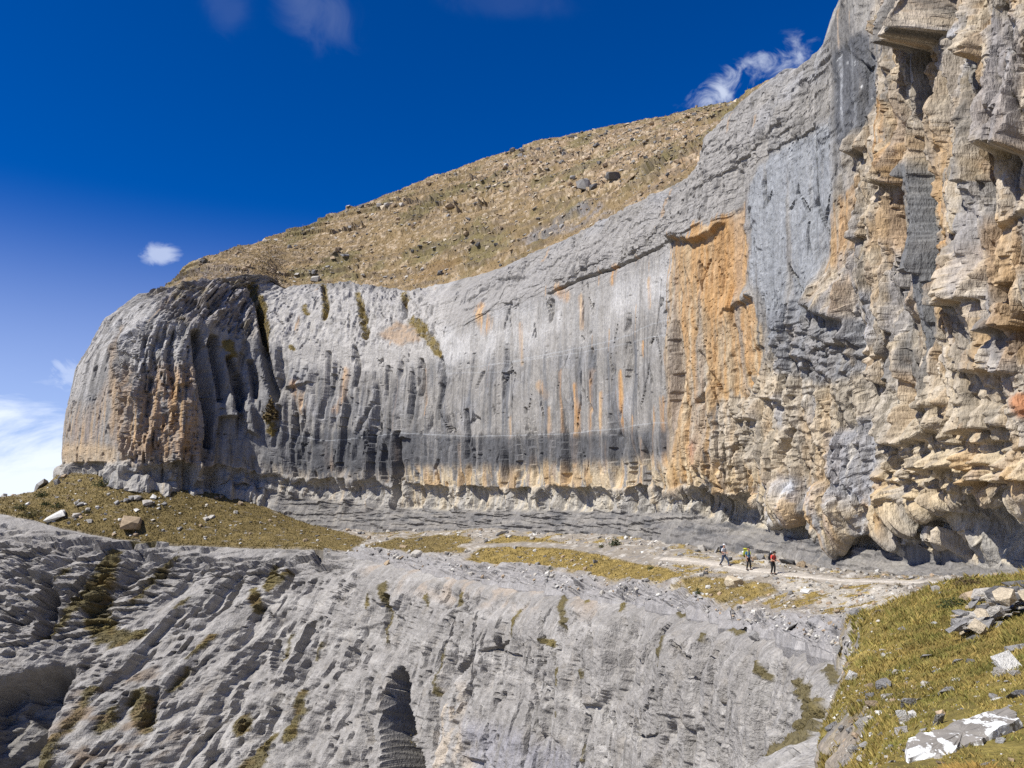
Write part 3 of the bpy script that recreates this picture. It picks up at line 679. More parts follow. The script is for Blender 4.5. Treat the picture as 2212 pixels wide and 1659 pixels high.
for p in ((28, 37.5), (30, 29), (31, 12), (30, -6), (26, -33)): wfoot.append(int(np.argmin(np.hypot(plan[:, 0] - p[0], plan[:, 1] - p[1]))))
rim, ridx = catmull(rimk, 60)
wj = np.interp(np.arange(len(rim)), ridx, wfoot)
rseg = np.linalg.norm(np.diff(rim[:, :2], axis=0), axis=1); rr = np.hypot(rim[:, 0], rim[:, 1])
def resample(n, lo, dens_near=1.0, endk=None):
    w = rseg / np.maximum(rr[:-1], lo)
    w[ridx[-5]:] *= .3; w[:ridx[2]] *= .4
    c = np.concatenate([[0], np.cumsum(w)])
    return np.interp(np.linspace(0, c[-1], n), c, np.arange(len(rim)))
def at_rim(f): return np.stack([np.interp(f, np.arange(len(rim)), rim[:, k]) for k in range(3)], 1)

fl_ = resample(1010, 25)
rp = at_rim(fl_)
rt = np.gradient(rp[:, :2], axis=0); rt /= np.linalg.norm(rt, axis=1, keepdims=True) + 1e-9
rn = np.stack([rt[:, 1], -rt[:, 0]], 1)
rn = np.stack([gsmooth(rn[:, k], 26) for k in (0, 1)], 1); rn /= np.linalg.norm(rn, axis=1, keepdims=True)
lean_ = gsmooth(np.interp(fl_, ridx, leank), 20)
lc = [(lean_ * 2.6, -95 + 0 * lean_), (lean_ * 1.35, -52 + 0 * lean_), (lean_, -35 + 0 * lean_), (lean_ * .66, -20 + 0 * lean_), (lean_ * .38, -9 + 0 * lean_), (lean_ * .2 + .6, -3.2 + 0 * lean_),
      (.35 + lean_ * .06, -.9 + 0 * lean_), (-.6 + 0 * lean_, -.12 + 0 * lean_), (-3.2 + 0 * lean_, -.5 + 0 * lean_)]
lrows = [3, 6, 84, 106, 92, 40, 18, 4]
sr_ = np.concatenate([[0], np.cumsum(np.linalg.norm(np.diff(rp[:, :2], axis=0), axis=1))])
lf_ = gsmooth(sstep(project(rp)[0], 1000, 560) * (rp[:, 1] > 20), 30)
PL = []
for k in range(len(lc) - 1):
    for t in np.linspace(0, 1, lrows[k], endpoint=False):
        o = lc[k][0] * (1 - t) + lc[k + 1][0] * t; z = lc[k][1] * (1 - t) + lc[k + 1][1] * t
        dn = np.hypot(np.maximum(o, 0), z); s2 = sr_ - .62 * dn * lf_             # columns follow the joints, which lean to the right
        at2 = lambda a: np.interp(s2, sr_, a)
        o2, q = at2(o), np.stack([at2(rp[:, k_]) for k_ in range(3)], 1); m2 = np.stack([at2(rn[:, k_]) for k_ in (0, 1)], 1)
        PL.append(np.concatenate([q[:, :2] + m2 * o2[:, None], (q[:, 2] + z)[:, None]], 1))
PL = gsmooth(np.array(PL), 2, 0)
low = Surf(PL)
S, W = low.S, low.W
depth = (-np.array([lc[k][1][0] * (1 - t) + lc[k + 1][1][0] * t for k in range(len(lc) - 1) for t in np.linspace(0, 1, lrows[k], endpoint=False)])[:, None] + 0 * rp[None, :, 2]).astype(F32)                # metres under the rim
PXf = low.PX.astype(F32); L_ = low.poly
left = sstep(PXf, 900, 500)
wp = fbm(S / 10, W / 10, 303, 3); wq = fbm(S / 3, W / 3, 304, 3)
sk = S                                         # joints lean over to the right on the left side
edge = sstep(depth, .2, 2.2)
low.D += edge * fbm(S / 22, W / 22, 311, 3) * 2.2
rgh = np.full(S.shape, .24, F32)
def setl(a, m, v): a += (F32(v) - a) * np.clip(m, 0, 1)
setl(rgh, L_([(0, 1170), (330, 1180), (330, 1250), (250, 1380), (320, 1400), (230, 1480), (0, 1480)], 20), .7)
setl(rgh, L_([(260, 1250), (450, 1200), (620, 1230), (480, 1380), (260, 1440), (230, 1390)], 16), .22)
setl(rgh, L_([(300, 1450), (640, 1350), (700, 1500), (700, 1700), (150, 1700)], 30), .5)
setl(rgh, L_([(1000, 1330), (1750, 1380), (1750, 1700), (1050, 1700)], 40), .22)
setl(rgh, L_([(940, 1450), (1010, 1450), (1010, 1700), (930, 1700)], 20), .6)
setl(rgh, L_([(-60, 1500), (40, 1466), (141, 1440), (128, 1475), (96, 1550), (46, 1690), (-60, 1690)], 8), .9)
fa = facets((sk + wp * 2) / 5.0, (W + wp * 2) / 8, 321, .8, .1)[0]
low.D += edge * fa * rgh * 2.0
def dig(pts, w, depth_, pw=.5): low.D -= F32(depth_) * low.stroke(pts, np.asarray(w) * 1.3, True, pw)
low.D -= 7 * L_([(-60, 1500), (40, 1466), (110, 1446), (141, 1440), (128, 1475), (96, 1550), (70, 1610), (46, 1690), (-60, 1690)], 9)
low.D += 5 * L_([(862, 1610), (884, 1592), (896, 1596), (912, 1700), (850, 1700)], 9)
low.D -= 9 * L_([(857, 1444), (866, 1490), (880, 1545), (892, 1585), (906, 1640), (914, 1700), (815, 1700), (813, 1640), (813, 1570), (826, 1515), (846, 1462)], 3) * (1.4 + .3 * wq)
low.rebase()
fb, cb, eb = facets(sk / 1.7, W / 3.4, 331, 1.0, .2); low.D += edge * fb * (np.clip(rgh - .1, 0, 1) * 1.3 + .08)
fq = facets(sk / 4.5, W / 6.5, 335, .5, .1)[0]; low.D += edge * fq * .75
fc, cc, ec = facets(sk / .7, W / 1.5, 341, .9, .15); low.D += (.3 + .7 * edge) * fc * np.clip(rgh - .12, 0, 1) * .8
low.D += edge * ribs((sk + wp * 1.5) / 4.2, W, 361, 13, .1, lo=.06) * (.8 + .9 * left)
low.D += edge * ribs((sk + wp + wq * .4) / 1.5, W, 363, 6, .1, lo=.1) * (.5 + .4 * left)
low.D += edge * ribs((sk + wq * .4) / .6, W, 365, 3.5, .1, lo=.14) * (.25 + .3 * rgh)
low.soften()
for p, w, d in (([(104, 1270), (100, 1310), (60, 1330)], [7, 12, 8], 3.5), ([(118, 1270), (96, 1340), (92, 1374)], [5, 9, 8], 3.0), ([(20, 1240), (70, 1250), (105, 1262)], 8, 2.5), ([(0, 1300), (50, 1345), (30, 1372)], 7, 1.5),
                ([(512, 1246), (500, 1280), (484, 1305)], [8, 9, 5], 2.6), ([(634, 1226), (622, 1248), (608, 1268)], [5, 7, 5], 2.0), ([(664, 1350), (640, 1400), (612, 1470)], [7, 10, 6], 2.4), ([(585, 1385), (580, 1410), (582, 1440)], 5, 1.6),
                ([(424, 1314), (400, 1340), (382, 1364)], 4, 1.3), ([(354, 1230), (330, 1252), (308, 1266)], 4, 1.4), ([(460, 1214), (430, 1240), (410, 1262)], 3.5, 1.0), ([(560, 1300), (545, 1330)], 5, 1.4), ([(180, 1250), (150, 1290)], 5, 1.8), ([(232, 1240), (190, 1275), (180, 1290)], 5, 1.8),
                ([(690, 1180), (688, 1200), (690, 1218)], 5, 2.0), ([(250, 1450), (230, 1480)], 6, 1.8), ([(340, 1490), (320, 1560)], 6, 1.6), ([(520, 1480), (500, 1540), (440, 1590)], 6, 1.4), ([(590, 1540), (560, 1610)], 6, 1.2),
                ([(830, 1290), (822, 1340), (815, 1370)], 5, 1.4), ([(868, 1290), (850, 1330)], 4, 1.2), ([(968, 1335), (962, 1380), (944, 1420), (938, 1448)], [4, 7, 7, 5], 1.8), ([(1030, 1320), (1024, 1400), (1010, 1428), (986, 1450)], [3, 5, 7, 6], 1.6),
                ([(1028, 1410), (1018, 1470), (1004, 1500), (996, 1540)], [4, 6, 6, 3], 1.6), ([(1043, 1411), (1070, 1400), (1095, 1389)], 3, .9), ([(1095, 1412), (1120, 1422)], 2.5, .7), ([(1178, 1346), (1174, 1400), (1176, 1430), (1158, 1438)], [4, 4, 4, 3], 1.1),
                ([(1216, 1350), (1220, 1370)], 8, 1.3), ([(1200, 1400), (1206, 1440)], 3, .8), ([(1263, 1545), (1262, 1590), (1254, 1665)], [5, 6, 6], 1.5), ([(1242, 1500), (1244, 1525)], 4, .9), ([(1446, 1400), (1440, 1440)], 5, 1.0), ([(1470, 1400), (1498, 1430)], 2.5, .6), ([(1428, 1490), (1420, 1530), (1405, 1535)], 3, .7),
                ([(1380, 1585), (1410, 1596), (1432, 1590), (1436, 1560)], 2.5, .6), ([(1290, 1360), (1286, 1400)], 3, .6), ([(1500, 1420), (1497, 1470)], 3, .6), ([(1110, 1500), (1108, 1520)], 3, .6), ([(1320, 1540), (1325, 1570)], 3, .7), ([(1170, 1610), (1172, 1660)], 3.5, .8), ([(1050, 1570), (1046, 1640)], 3.5, .8), ([(930, 1500), (940, 1560), (925, 1640)], 4, .9),
                ([(1560, 1322), (1640, 1345), (1700, 1368)], 3, .7), ([(1590, 1350), (1680, 1374)], 2.5, .6), ([(790, 1470), (780, 1540), (790, 1600)], 5, 1.2), ([(740, 1400), (720, 1470)], 5, 1.2)):
    dig(p, w, d)
fd, cd, ed = facets(sk / .3, W / .7, 351, .9); low.D += fd * np.clip(rgh - .1, 0, 1) * .24
fis = fbm((sk + wp * 2.5) / 3.4, (W - S * .12) / 15, 371, 3, .55)
ckl = joints((sk + wp * 1.5) / 2.6, (W + wp) / 7.0, 367, .13)
low.D -= edge * ckl * sstep(fbm(S / 7, W / 7, 369, 2), .0, .2) * (1.0 + .6 * rgh)
low.D -= edge * joints((sk + wp) / 1.1, (W + wp) / 3.2, 377, .22) * sstep(fbm(S / 4, W / 5, 379, 2), .06, .22) * .7
# bedding near the rim on the left
bedm = L_([(-100, 1110), (0, 1130), (330, 1165), (700, 1185), (760, 1215), (400, 1230), (280, 1330), (0, 1420), (-100, 1420)], 16)
zb = low.P[..., 2].astype(F32) + wq * .5
bd_ = facets((S + wq) / 3.0, zb / .9, 381, .5, 1.1)[0]; low.D += bedm * bd_ * .75; low.D += bedm * fbm(S / 8, zb / .5, 383, 2) * .45
low.D += fbm(S / 1.4, W / 1.4, 399, 3) * (.1 + .1 * rgh)
# colours
LG = (.262, .246, .225)
st1 = fbm(S / .6, W / 12, 401, 3, .6); bl = fbm(S / 8, W / 6, 405, 4); bandn = .9 * fbm(S / 40, (low.P[..., 2].astype(F32) - S * .03) / 2.6, 409, 4, .6)
P_ = low.paint
low.C[:] = LG
P_(sstep(bl, 0, .3), (.345, .325, .297), .7); P_(sstep(bl, -.05, -.3), (.21, .197, .18), .6); P_(sstep(bandn, .05, .25), (.395, .375, .342), .6); P_(sstep(bandn, -.1, -.3), (.235, .222, .205), .65)
P_(L_([(-50, 1130), (260, 1170), (330, 1220), (240, 1400), (240, 1480), (-50, 1480)], 30), (.25, .232, .21), .7)
P_(L_([(1000, 1560), (1200, 1610), (1270, 1680), (1000, 1680)], 16), (.22, .215, .235), .7)
P_(sstep(fbm(S / .9, W / 6, 437, 3, .6), .08, .26), (.20, .188, .168), .6); P_(sstep(fbm(S / .5, W / 3, 439, 3, .6), -.1, -.28), (.40, .38, .35), .55); P_(sstep(cc, .7, .9) * rgh, (.37, .355, .335), .5); P_(sstep(cb, .25, .1) * rgh, (.18, .17, .16), .6)
P_(sstep(st1, .15, .35) * (1 - left), (.30, .27, .23), .45)
P_(L_([(780, 1215), (1300, 1290), (1300, 1330), (1000, 1300), (800, 1280)], 14) * sstep(wq + bl, 0, .25), (.34, .27, .2), .6)
P_(L_([(940, 1500), (1000, 1480), (1010, 1700), (930, 1700)], 12) * sstep(cc, .4, .7), (.46, .38, .28), .6)
P_(sstep(st1, -.12, -.3), (.19, .178, .16), .5); P_(sstep(fbm(S / 2.5, W / 2.5, 433, 4, .6), .1, .3), (.24, .215, .18), .5)
P_(L_([(846, 1462), (857, 1444), (866, 1490), (892, 1585), (914, 1700), (815, 1700), (813, 1570), (826, 1515)], 4), (.12, .112, .1), .75)  # wedge cleft: its deep shade painted into the rock colour
P_(L_([(-60, 1500), (40, 1466), (110, 1446), (141, 1440), (128, 1475), (96, 1550), (46, 1690), (-60, 1690)], 8), (.16, .15, .135), .7)  # recess at lower left: colour darkened to deepen the shade inside
tm = np.zeros(S.shape, F32)
for p, w in (([(262, 1188), (235, 1225), (205, 1268), (165, 1305), (125, 1345), (98, 1364)], [10, 16, 20, 16, 12, 10]), ([(205, 1268), (215, 1330), (225, 1372), (300, 1364), (318, 1358)], [14, 16, 16, 10, 5]), ([(240, 1385), (270, 1380)], 8),
             ([(378, 1200), (352, 1222), (330, 1250), (305, 1282), (280, 1305)], [7, 9, 7, 6, 4]), ([(455, 1372), (430, 1396), (408, 1420)], [6, 7, 4]), ([(410, 1290), (385, 1310)], 5), ([(405, 1440), (380, 1480), (368, 1490)], [4, 7, 5]),
             ([(600, 1210), (580, 1240), (590, 1262), (620, 1235)], [8, 12, 10, 6]), ([(548, 1270), (550, 1310)], 6), ([(615, 1370), (600, 1420)], 5), ([(680, 1385), (664, 1420)], 4), ([(296, 1500), (310, 1540), (318, 1580)], [14, 14, 8]), ([(240, 1540), (220, 1570)], 12),
             ([(645, 1505), (638, 1530)], [9, 9]), ([(645, 1545), (625, 1590)], [12, 12]), ([(580, 1600), (545, 1659)], [14, 22]), ([(520, 1560), (530, 1580)], 10), ([(200, 1485), (180, 1520), (140, 1580)], 7),
             ([(832, 1262), (828, 1320), (826, 1385)], [8, 7, 4]), ([(790, 1290), (785, 1310)], 5), ([(920, 1285), (918, 1305)], [5, 4]), ([(992, 1276), (988, 1302)], [6, 5]), ([(962, 1385), (952, 1420), (944, 1455), (942, 1500)], [6, 8, 6, 5]),
             ([(1222, 1278), (1218, 1310), (1216, 1342)], [5, 9, 10]), ([(1114, 1312), (1110, 1350), (1104, 1375)], [5, 6, 5]), ([(1210, 1448), (1212, 1480)], [5, 5]), ([(1248, 1450), (1250, 1462)], 4), ([(1272, 1275), (1268, 1300)], 4), ([(1170, 1386), (1205, 1394)], 6),
             ([(1460, 1392), (1456, 1420), (1454, 1450)], [6, 6, 4]), ([(1290, 1335), (1284, 1345)], 6), ([(1470, 1312), (1478, 1325)], [12, 10]), ([(1252, 1610), (1250, 1640)], 5), ([(1345, 1320), (1344, 1300)], 4), ([(1520, 1370), (1516, 1390)], 4), ([(1188, 1530), (1186, 1545)], 3), ([(1202, 1540), (1202, 1550)], 3),
             ([(868, 1625), (872, 1600), (892, 1590), (900, 1680), (862, 1680)], [9, 8, 8, 14, 14]), ([(110, 1600), (60, 1680)], 10), ([(290, 1170), (330, 1172)], 7), ([(150, 1230), (120, 1245)], 6), ([(1715, 1470), (1740, 1490)], 9), ([(1750, 1500), (1775, 1560), (1740, 1620), (1750, 1690)], [14, 26, 24, 24]), ([(1790, 1440), (1810, 1480)], 12), ([(1700, 1600), (1690, 1650)], 10), ([(1640, 1440), (1650, 1460)], 8), ([(1560, 1350), (1600, 1365)], 7)):
    tm = np.maximum(tm, sstep(low.stroke(p, np.asarray(w) * 1.9) * (1 + 1.2 * wq + .9 * fbm(S / .7, W / .7, 417, 3)), .32, .5))
P_(tm, (.11, .09, .04), .95); P_(tm * sstep(bl + wq, 0, .3), (.17, .132, .045), .6); P_(tm * left * sstep(wq, .1, .3), (.14, .09, .045), .5)
P_(L_([(850, 1600), (910, 1590), (920, 1700), (845, 1700)], 6) * tm, (.20, .18, .045), .8)
brnl = L_([(150, 1480), (330, 1430), (420, 1500), (400, 1600), (250, 1680), (60, 1680)], 30)
P_(brnl * sstep(wq + bl, .05, .3), (.17, .12, .075), .75)
low.D += tm * (.05 + .35 * fbm(S / .4, W / .4, 421, 3))
low.C *= (1 + .2 * st1 * .6 + .2 * fbm(S / .45, W / .6, 425, 3))[..., None]; low.C = np.clip(low.C, .02, .8)
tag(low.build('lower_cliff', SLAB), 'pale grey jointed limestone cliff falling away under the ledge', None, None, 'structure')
# ------------------------------------------------------------------ the ledge: turf, scree and the grassy knoll beside the viewer
fg = resample(740, 6)
gp = at_rim(fg); gj = np.interp(fg, np.arange(len(rim)), wj)
gf = np.stack([np.interp(gj, np.arange(NC), foot[:, k]) for k in range(3)], 1)
dv = gf - gp; tl = np.linalg.norm(dv[:, :2], axis=1)
gf2 = gf.copy(); gf2[:, :2] += dv[:, :2] / tl[:, None] * .9
tt = np.linspace(0, 1, 205) ** 1.25
PG = gp[None] * (1 - tt[:, None, None]) + gf2[None] * tt[:, None, None]
g0 = PG.copy()
def near_base(p):
    d = (g0[..., 0] - p[0]) ** 2 + (g0[..., 1] - p[1]) ** 2; return np.unravel_index(np.argmin(d), d.shape)
PATHK = [(1000, 1178, 108), (1150, 1186, 98), (1300, 1196, 84), (1430, 1206, 73), (1500, 1213, 68), (1566, 1221, 64.5), (1616, 1229, 62), (1668, 1239, 59.5), (1750, 1248, 56), (1850, 1252, 52.5), (1960, 1256, 48.5), (2060, 1261, 45), (2150, 1270, 40), (2230, 1282, 35)]
ctlp = [(pt(*k), .12) for k in PATHK]
for X, Y, R, sg in ((2212, 1640, 5.4, .5), (2120, 1480, 8.6, .4), (2212, 1450, 9.0, .4), (2212, 1340, 14, .35), (2212, 1290, 19, .3), (2212, 1243, 25, .25), (2100, 1272, 24.5, .25), (2000, 1312, 23, .25),
                    (1905, 1370, 22, .2), (2030, 1400, 16, .3), (1960, 1470, 12.5, .3), (1900, 1540, 10.5, .3), (1960, 1640, 7.2, .35), (2080, 1560, 7.0, .35),
                    (1100, 1160, 112 * .93, .1), (1220, 1178, 90, .1), (1060, 1205, 98, .1), (400, 1100, 149, .12), (550, 1135, 143, .12), (200, 1070, 156, .12), (60, 1075, 166, .12), (0, 1078, 172, .12), (1850, 1300, 40, .15), (1750, 1310, 46, .15), (1600, 1290, 54, .15)):
    ctlp.append((pt(X, Y, R), sg))
for p in ((0, 0, -1.68), (2, 1.2, -1.72), (6, -3, -1.6), (14, 6, -2.2), (12, -20, -1.8), (2.1, 3.2, -1.62), (3.0, 3.6, -1.45)): ctlp.append((np.array(p, float), .6))
xy = np.array([c[0][:2] for c in ctlp]); rz = []
for c, sg in ctlp:
    i, j = near_base(c); rz.append(c[2] - g0[i, j, 2])
sig = np.array([max(sg * max(np.hypot(*c[:2]), 3.0), 1.2) * 1.5 for c, sg in ctlp])
K = np.exp(-((xy[:, None] - xy[None]) ** 2).sum(2) / sig[None] ** 2)
cf = np.linalg.lstsq(np.vstack([K, .12 * np.eye(len(xy))]), np.concatenate([rz, np.zeros(len(xy))]), rcond=None)[0]
fade = np.clip(np.minimum(tt[:, None] * tl[None] / np.maximum(1.5, .03 * np.hypot(gp[:, 0], gp[:, 1])[None]), 1), 0, 1)
fade = fade * np.clip((1 - tt[:, None]) * tl[None] / 2.0 + .15, 0, 1)
add = np.zeros(PG.shape[:2])
for c, (x, y), s_ in zip(cf, xy, sig): add += c * np.exp(-((PG[..., 0] - x) ** 2 + (PG[..., 1] - y) ** 2) / s_ ** 2)
PG[..., 2] += add * fade
sk_ = PG[0].copy(); go = dv[:, :2] / tl[:, None]; sk_[:, :2] -= go * .25; sk_[:, 2] -= .38 * np.clip(np.hypot(gp[:, 0], gp[:, 1]) / 40, .4, 1.2)
sk2 = PG[0].copy(); sk2[:, :2] += go * .5; sk2[:, 2] -= 2.2
PG = np.concatenate([sk2[None], sk_[None], PG]); tt = np.concatenate([[0, 0], tt])       # the edge turns down over the rim
ledge = Surf(PG)
S, W = ledge.S, ledge.W; G_ = ledge.poly
GX, GY = PG[..., 0].astype(F32), PG[..., 1].astype(F32); RGf = ledge.RG.astype(F32)
# the trodden path, in plan
pk = np.array([pt(*k) for k in PATHK])
pz = []
pc, _ = catmull(pk, 30)
pd = np.full(GX.shape, 1e9, F32)
for a, b in zip(pc[:-1], pc[1:]):
    dx, dy = b[0] - a[0], b[1] - a[1]; t = np.clip(((GX - a[0]) * dx + (GY - a[1]) * dy) / (dx * dx + dy * dy), 0, 1)
    pd = np.minimum(pd, np.hypot(GX - a[0] - t * dx, GY - a[1] - t * dy))
onpath = sstep(pd, 1.1, .5)
rimd = (tt[:, None] * tl[None]).astype(F32)                         # metres from the rim
near = sstep(RGf, 34, 24)
n1 = fbm(GX / 6, GY / 6, 501, 4); n2 = fbm(GX / 1.3, GY / 1.3, 505, 4); n3 = fbm(GX / .3, GY / .3, 509, 3)
turf = np.zeros(GX.shape, F32)
def setg(p, soft, v=1.0): turf[:] = np.maximum(turf, G_(p, soft) * F32(v))
setg([(-300, 1060), (0, 1060), (130, 1000), (300, 1010), (500, 1040), (600, 1090), (700, 1125), (790, 1160), (760, 1186), (690, 1190), (400, 1186), (300, 1176), (230, 1164), (120, 1140), (0, 1116), (-300, 1114)], 6)
setg([(1005, 1208), (1050, 1165), (1085, 1150), (1160, 1160), (1250, 1176), (1350, 1206), (1440, 1228), (1480, 1246), (1400, 1252), (1250, 1228), (1120, 1214)], 5)
setg([(770, 1175), (850, 1160), (950, 1150), (1020, 1158), (1000, 1185), (900, 1190)], 6)
setg([(1470, 1250), (1560, 1244), (1660, 1256), (1680, 1275), (1600, 1298), (1490, 1280)], 8, .75)
scree = np.clip(n2 * 1.6 + n1, 0, 1)
turf = np.maximum(turf, (1 - near) * sstep(n1 + n2 * .9 + n3 * .3, .12, .26) * sstep(ledge.PX.astype(F32), 760, 860) * sstep(rimd, 2.5, 6) * .9)
turf *= sstep(n2 + n3 * .5, -.42, -.2)
knoll = near * sstep(n2 * 1.3 + n1 * .6 + sstep(rimd, .0, 3.5) * .75, .12, .42)
turf = np.maximum(turf, knoll) * (1 - onpath)
rockm = sstep(rimd, 7, 1.5) * (1 - near) * (1 - turf)
D = ledge.D
k_ = np.clip(RGf / 60, .12, 2.0)
D += (1 - onpath) * fbm(GX / 7, GY / 7, 521, 3) * .5 * np.clip(RGf / 60, .15, 1.4)
D += (1 - onpath) * turf * (.16 * fbm(GX / 1.1, GY / 1.1, 525, 3) + .1 * np.abs(n3)) * np.clip(RGf / 40, .45, 2.0)
fs = facets(GX / 1.6 + n2, GY / 1.6, 531, .9)[0]; ft = facets(GX / .55 + n2 * .6, GY / .55, 535, .9); fu = facets(GX / .2, GY / .2, 537, .9)[0]
bare = (1 - turf) * (1 - onpath)
ledge.D += bare * (fs * (.2 + .55 * rockm) + ft[0] * (.12 + .34 * rockm)) * np.clip(RGf / 50, .35, 1.2); ledge.soften(); D = ledge.D
D += bare * fu * .05
D *= sstep((1 - tt[:, None]) * tl[None] + 0 * GX, 0, 1.0) * .7 + .3
P_ = ledge.paint
ledge.C[:] = (.235, .205, .165)
P_(sstep(n2, .05, .3), (.32, .295, .262), .7); P_(sstep(n1, 0, .3), (.26, .215, .165), .5); P_(sstep(ft[1], .8, .95), (.46, .43, .38), .7); P_(sstep(ft[1], .2, .05), (.19, .18, .17), .6)
P_(rockm, (.275, .266, .262), .75)
P_(G_([(1660, 1250), (1900, 1260), (2000, 1290), (1880, 1340), (1720, 1290)], 14), (.47, .43, .36), .55)
PXf = ledge.PX.astype(F32)
tcol = np.zeros(PG.shape, F32); tcol[:] = (.15, .112, .045)
gold = np.clip(sstep(PXf, 900, 1100) * .75 + near * .2, 0, 1)[..., None]
tcol += (np.array((.25, .18, .055), F32) - tcol) * gold
tcol += (np.array((.19, .155, .042), F32) - tcol) * (near * sstep(n1, -.25, .2) * .8)[..., None]
tcol *= (1 + .9 * n2 + .5 * n3)[..., None]
ledge.C += (tcol - ledge.C) * np.clip(turf * 1.2, 0, 1)[..., None]
P_(sstep(pd, 1.2, .4) * sstep(PXf, 1380, 1520), (.45, .405, .34), .8)
ledge.C *= (1 + .25 * n3 + .2 * n2)[..., None]; ledge.C = np.clip(ledge.C, .015, .8)
tag(ledge.build('ledge_ground', SOIL), 'sloping ledge of turf and scree between the two cliffs', None, None, 'structure')

# the footpath itself: a ribbon a little above the ground it is worn into
def ground_idx(x, y):
    d = (ledge.V[..., 0] - x) ** 2 + (ledge.V[..., 1] - y) ** 2; return np.unravel_index(np.argmin(d), d.shape)
def ground_z(x, y, rad=.6):
    d = np.hypot(ledge.V[..., 0] - x, ledge.V[..., 1] - y); w = np.exp(-(d / rad) ** 2) + 1e-12 * np.exp(-d)
    m = d < max(rad * 3, d.min() + 1e-3)
    return float((ledge.V[..., 2][m] * w[m]).sum() / w[m].sum())
sel = (pd < 3.0); lv = ledge.V[sel]
def path_z(x, y):
    q = np.hypot(lv[:, 0] - x, lv[:, 1] - y); w = np.exp(-(q / .5) ** 2) + 1e-9 * np.exp(-q); return float((lv[:, 2] * w).sum() / w.sum())
pq = pc[30 * 3::2]; ptn = np.gradient(pq[:, :2], axis=0); ptn /= np.linalg.norm(ptn, axis=1, keepdims=True); pn = np.stack([-ptn[:, 1], ptn[:, 0]], 1)
rb = []
for k, o in enumerate((-.6, -.3, 0, .3, .6)):
    wob = .16 * fbm(np.arange(len(pq)) * .6 + k * 9.0, np.zeros(len(pq)) + .5, 541, 2)
    q = pq[:, :2] + pn * (o * (.8 + .25 * np.sin(np.arange(len(pq)) * .3)) + wob)[:, None]
    z = gsmooth(np.array([path_z(*p) for p in q]), 1)
    rb.append(np.concatenate([q, (z + (-.25 if k in (0, 4) else .045))[:, None]], 1))
rb = np.array(rb)[::-1]
pcol = np.zeros(rb.shape, F32); pcol[:] = (.47, .425, .36)
tag(grid_mesh('footpath', rb, pcol, SOIL), 'narrow trodden dusty path along the ledge', None, None, 'structure')
# ------------------------------------------------------------------ the hillside above the cliff
top = cliff.P[i_top]
ok = (fi >= kidx[nl] - 10) & (fi <= kidx[nl + nw - 8])
tx, trg, tz = cliff.PX[i_top][ok], np.hypot(top[ok, 0], top[ok, 1]), top[ok, 2]
o = np.argsort(tx); tx, trg, tz = tx[o], trg[o], tz[o]
NX, NV = 680, 140
hx = np.linspace(325, 1690, NX)
re_ = gsmooth(np.interp(hx, tx, trg), 6) - .6; ze = gsmooth(np.interp(hx, tx, tz), 6) - .25
RID = [(300, 640, 200), (350, 590, 206), (440, 560, 216), (560, 522, 226), (700, 470, 236), (830, 420, 242), (950, 374, 245), (1100, 326, 245), (1230, 291, 240), (1400, 262, 232), (1520, 238, 224), (1700, 205, 214)]
rr_ = np.interp(hx, [k[0] for k in RID], [k[2] for k in RID]); ry = np.interp(hx, [k[0] for k in RID], [k[1] for k in RID]); ry = gsmooth(ry, 8)
PH = np.zeros((NV, NX, 3)); sinkl = 7 * sstep(hx, 430, 330); ze = ze - sinkl * .5
az = np.array([math.atan2(*ray(x, 600)[:2]) for x in hx])
zr_ = np.array([tan_el(x, y) for x, y in zip(hx, ry)]) * rr_ - sinkl
vs = np.concatenate([np.linspace(0, 1, 124), 1 + np.linspace(.02, 1, NV - 124)])
for i, v in enumerate(vs):
    if v <= 1:
        r = re_ + (rr_ - re_) * v; z = ze + (zr_ - ze) * v + 2.2 * np.sin(v * math.pi) * np.clip((rr_ - re_) / 60, 0, 1) - 1.2 * sstep(v, .9, 1.0) * 0
    else:
        q = v - 1; r = rr_ + 70 * q; z = zr_ + 2 * q - 55 * q * q
    PH[i, :, 0] = np.sin(az) * r; PH[i, :, 1] = np.cos(az) * r; PH[i, :, 2] = z
hill = Surf(PH)
S, W = hill.S, hill.W
X_, Y_ = PH[..., 0].astype(F32), PH[..., 1].astype(F32)
H_ = hill.poly
n1 = fbm(X_ / 18, Y_ / 18, 601, 4); n2 = fbm(X_ / 3, Y_ / 3, 605, 4); n3 = fbm(X_ / .8, Y_ / .8, 609, 3)
fe = facets(X_ / 1.5 + n2, Y_ / 1.5, 611, .9); fg_ = facets(X_ / .7, Y_ / .7, 615, .9)
stony = np.clip(.35 + n1 * .9 + .9 * H_([(1000, 420), (1100, 330), (1540, 230), (1540, 330), (1380, 430), (1250, 400)], 40), 0, 1)
bands = np.zeros(S.shape, F32)
for p, w in (([(800, 440), (850, 430), (900, 436), (960, 440), (1060, 440)], 9), ([(1020, 384), (1100, 372), (1180, 372)], 8), ([(930, 455), (1000, 452), (1050, 445)], 6), ([(1120, 440), (1200, 430), (1290, 420)], 6), ([(720, 500), (780, 490)], 9), ([(1050, 350), (1150, 330), (1260, 330)], 7),
             ([(1240, 412), (1290, 400), (1330, 390)], 8), ([(1000, 500), (1080, 502)], 5), ([(1340, 390), (1420, 360), (1480, 330)], 8)):
    bands = np.maximum(bands, hill.stroke(p, w))
hz = hill.P[..., 2].astype(F32)
D = hill.D
D += fbm(X_ / 12, Y_ / 12, 621, 3) * 1.0 + n2 * .35 + n3 * .14
D += fe[0] * (.12 + .3 * stony) + fg_[0] * .12
terr = fbm(S / 30, hz / 2.2, 641, 3); D += sstep(terr, .06, .11) * .8 * sstep(n1, -.2, .1)
D += sstep(bands, .1, .5) * (facets(S / 2.2, W / 1.4, 631, .7, .9)[0] * 1.8)
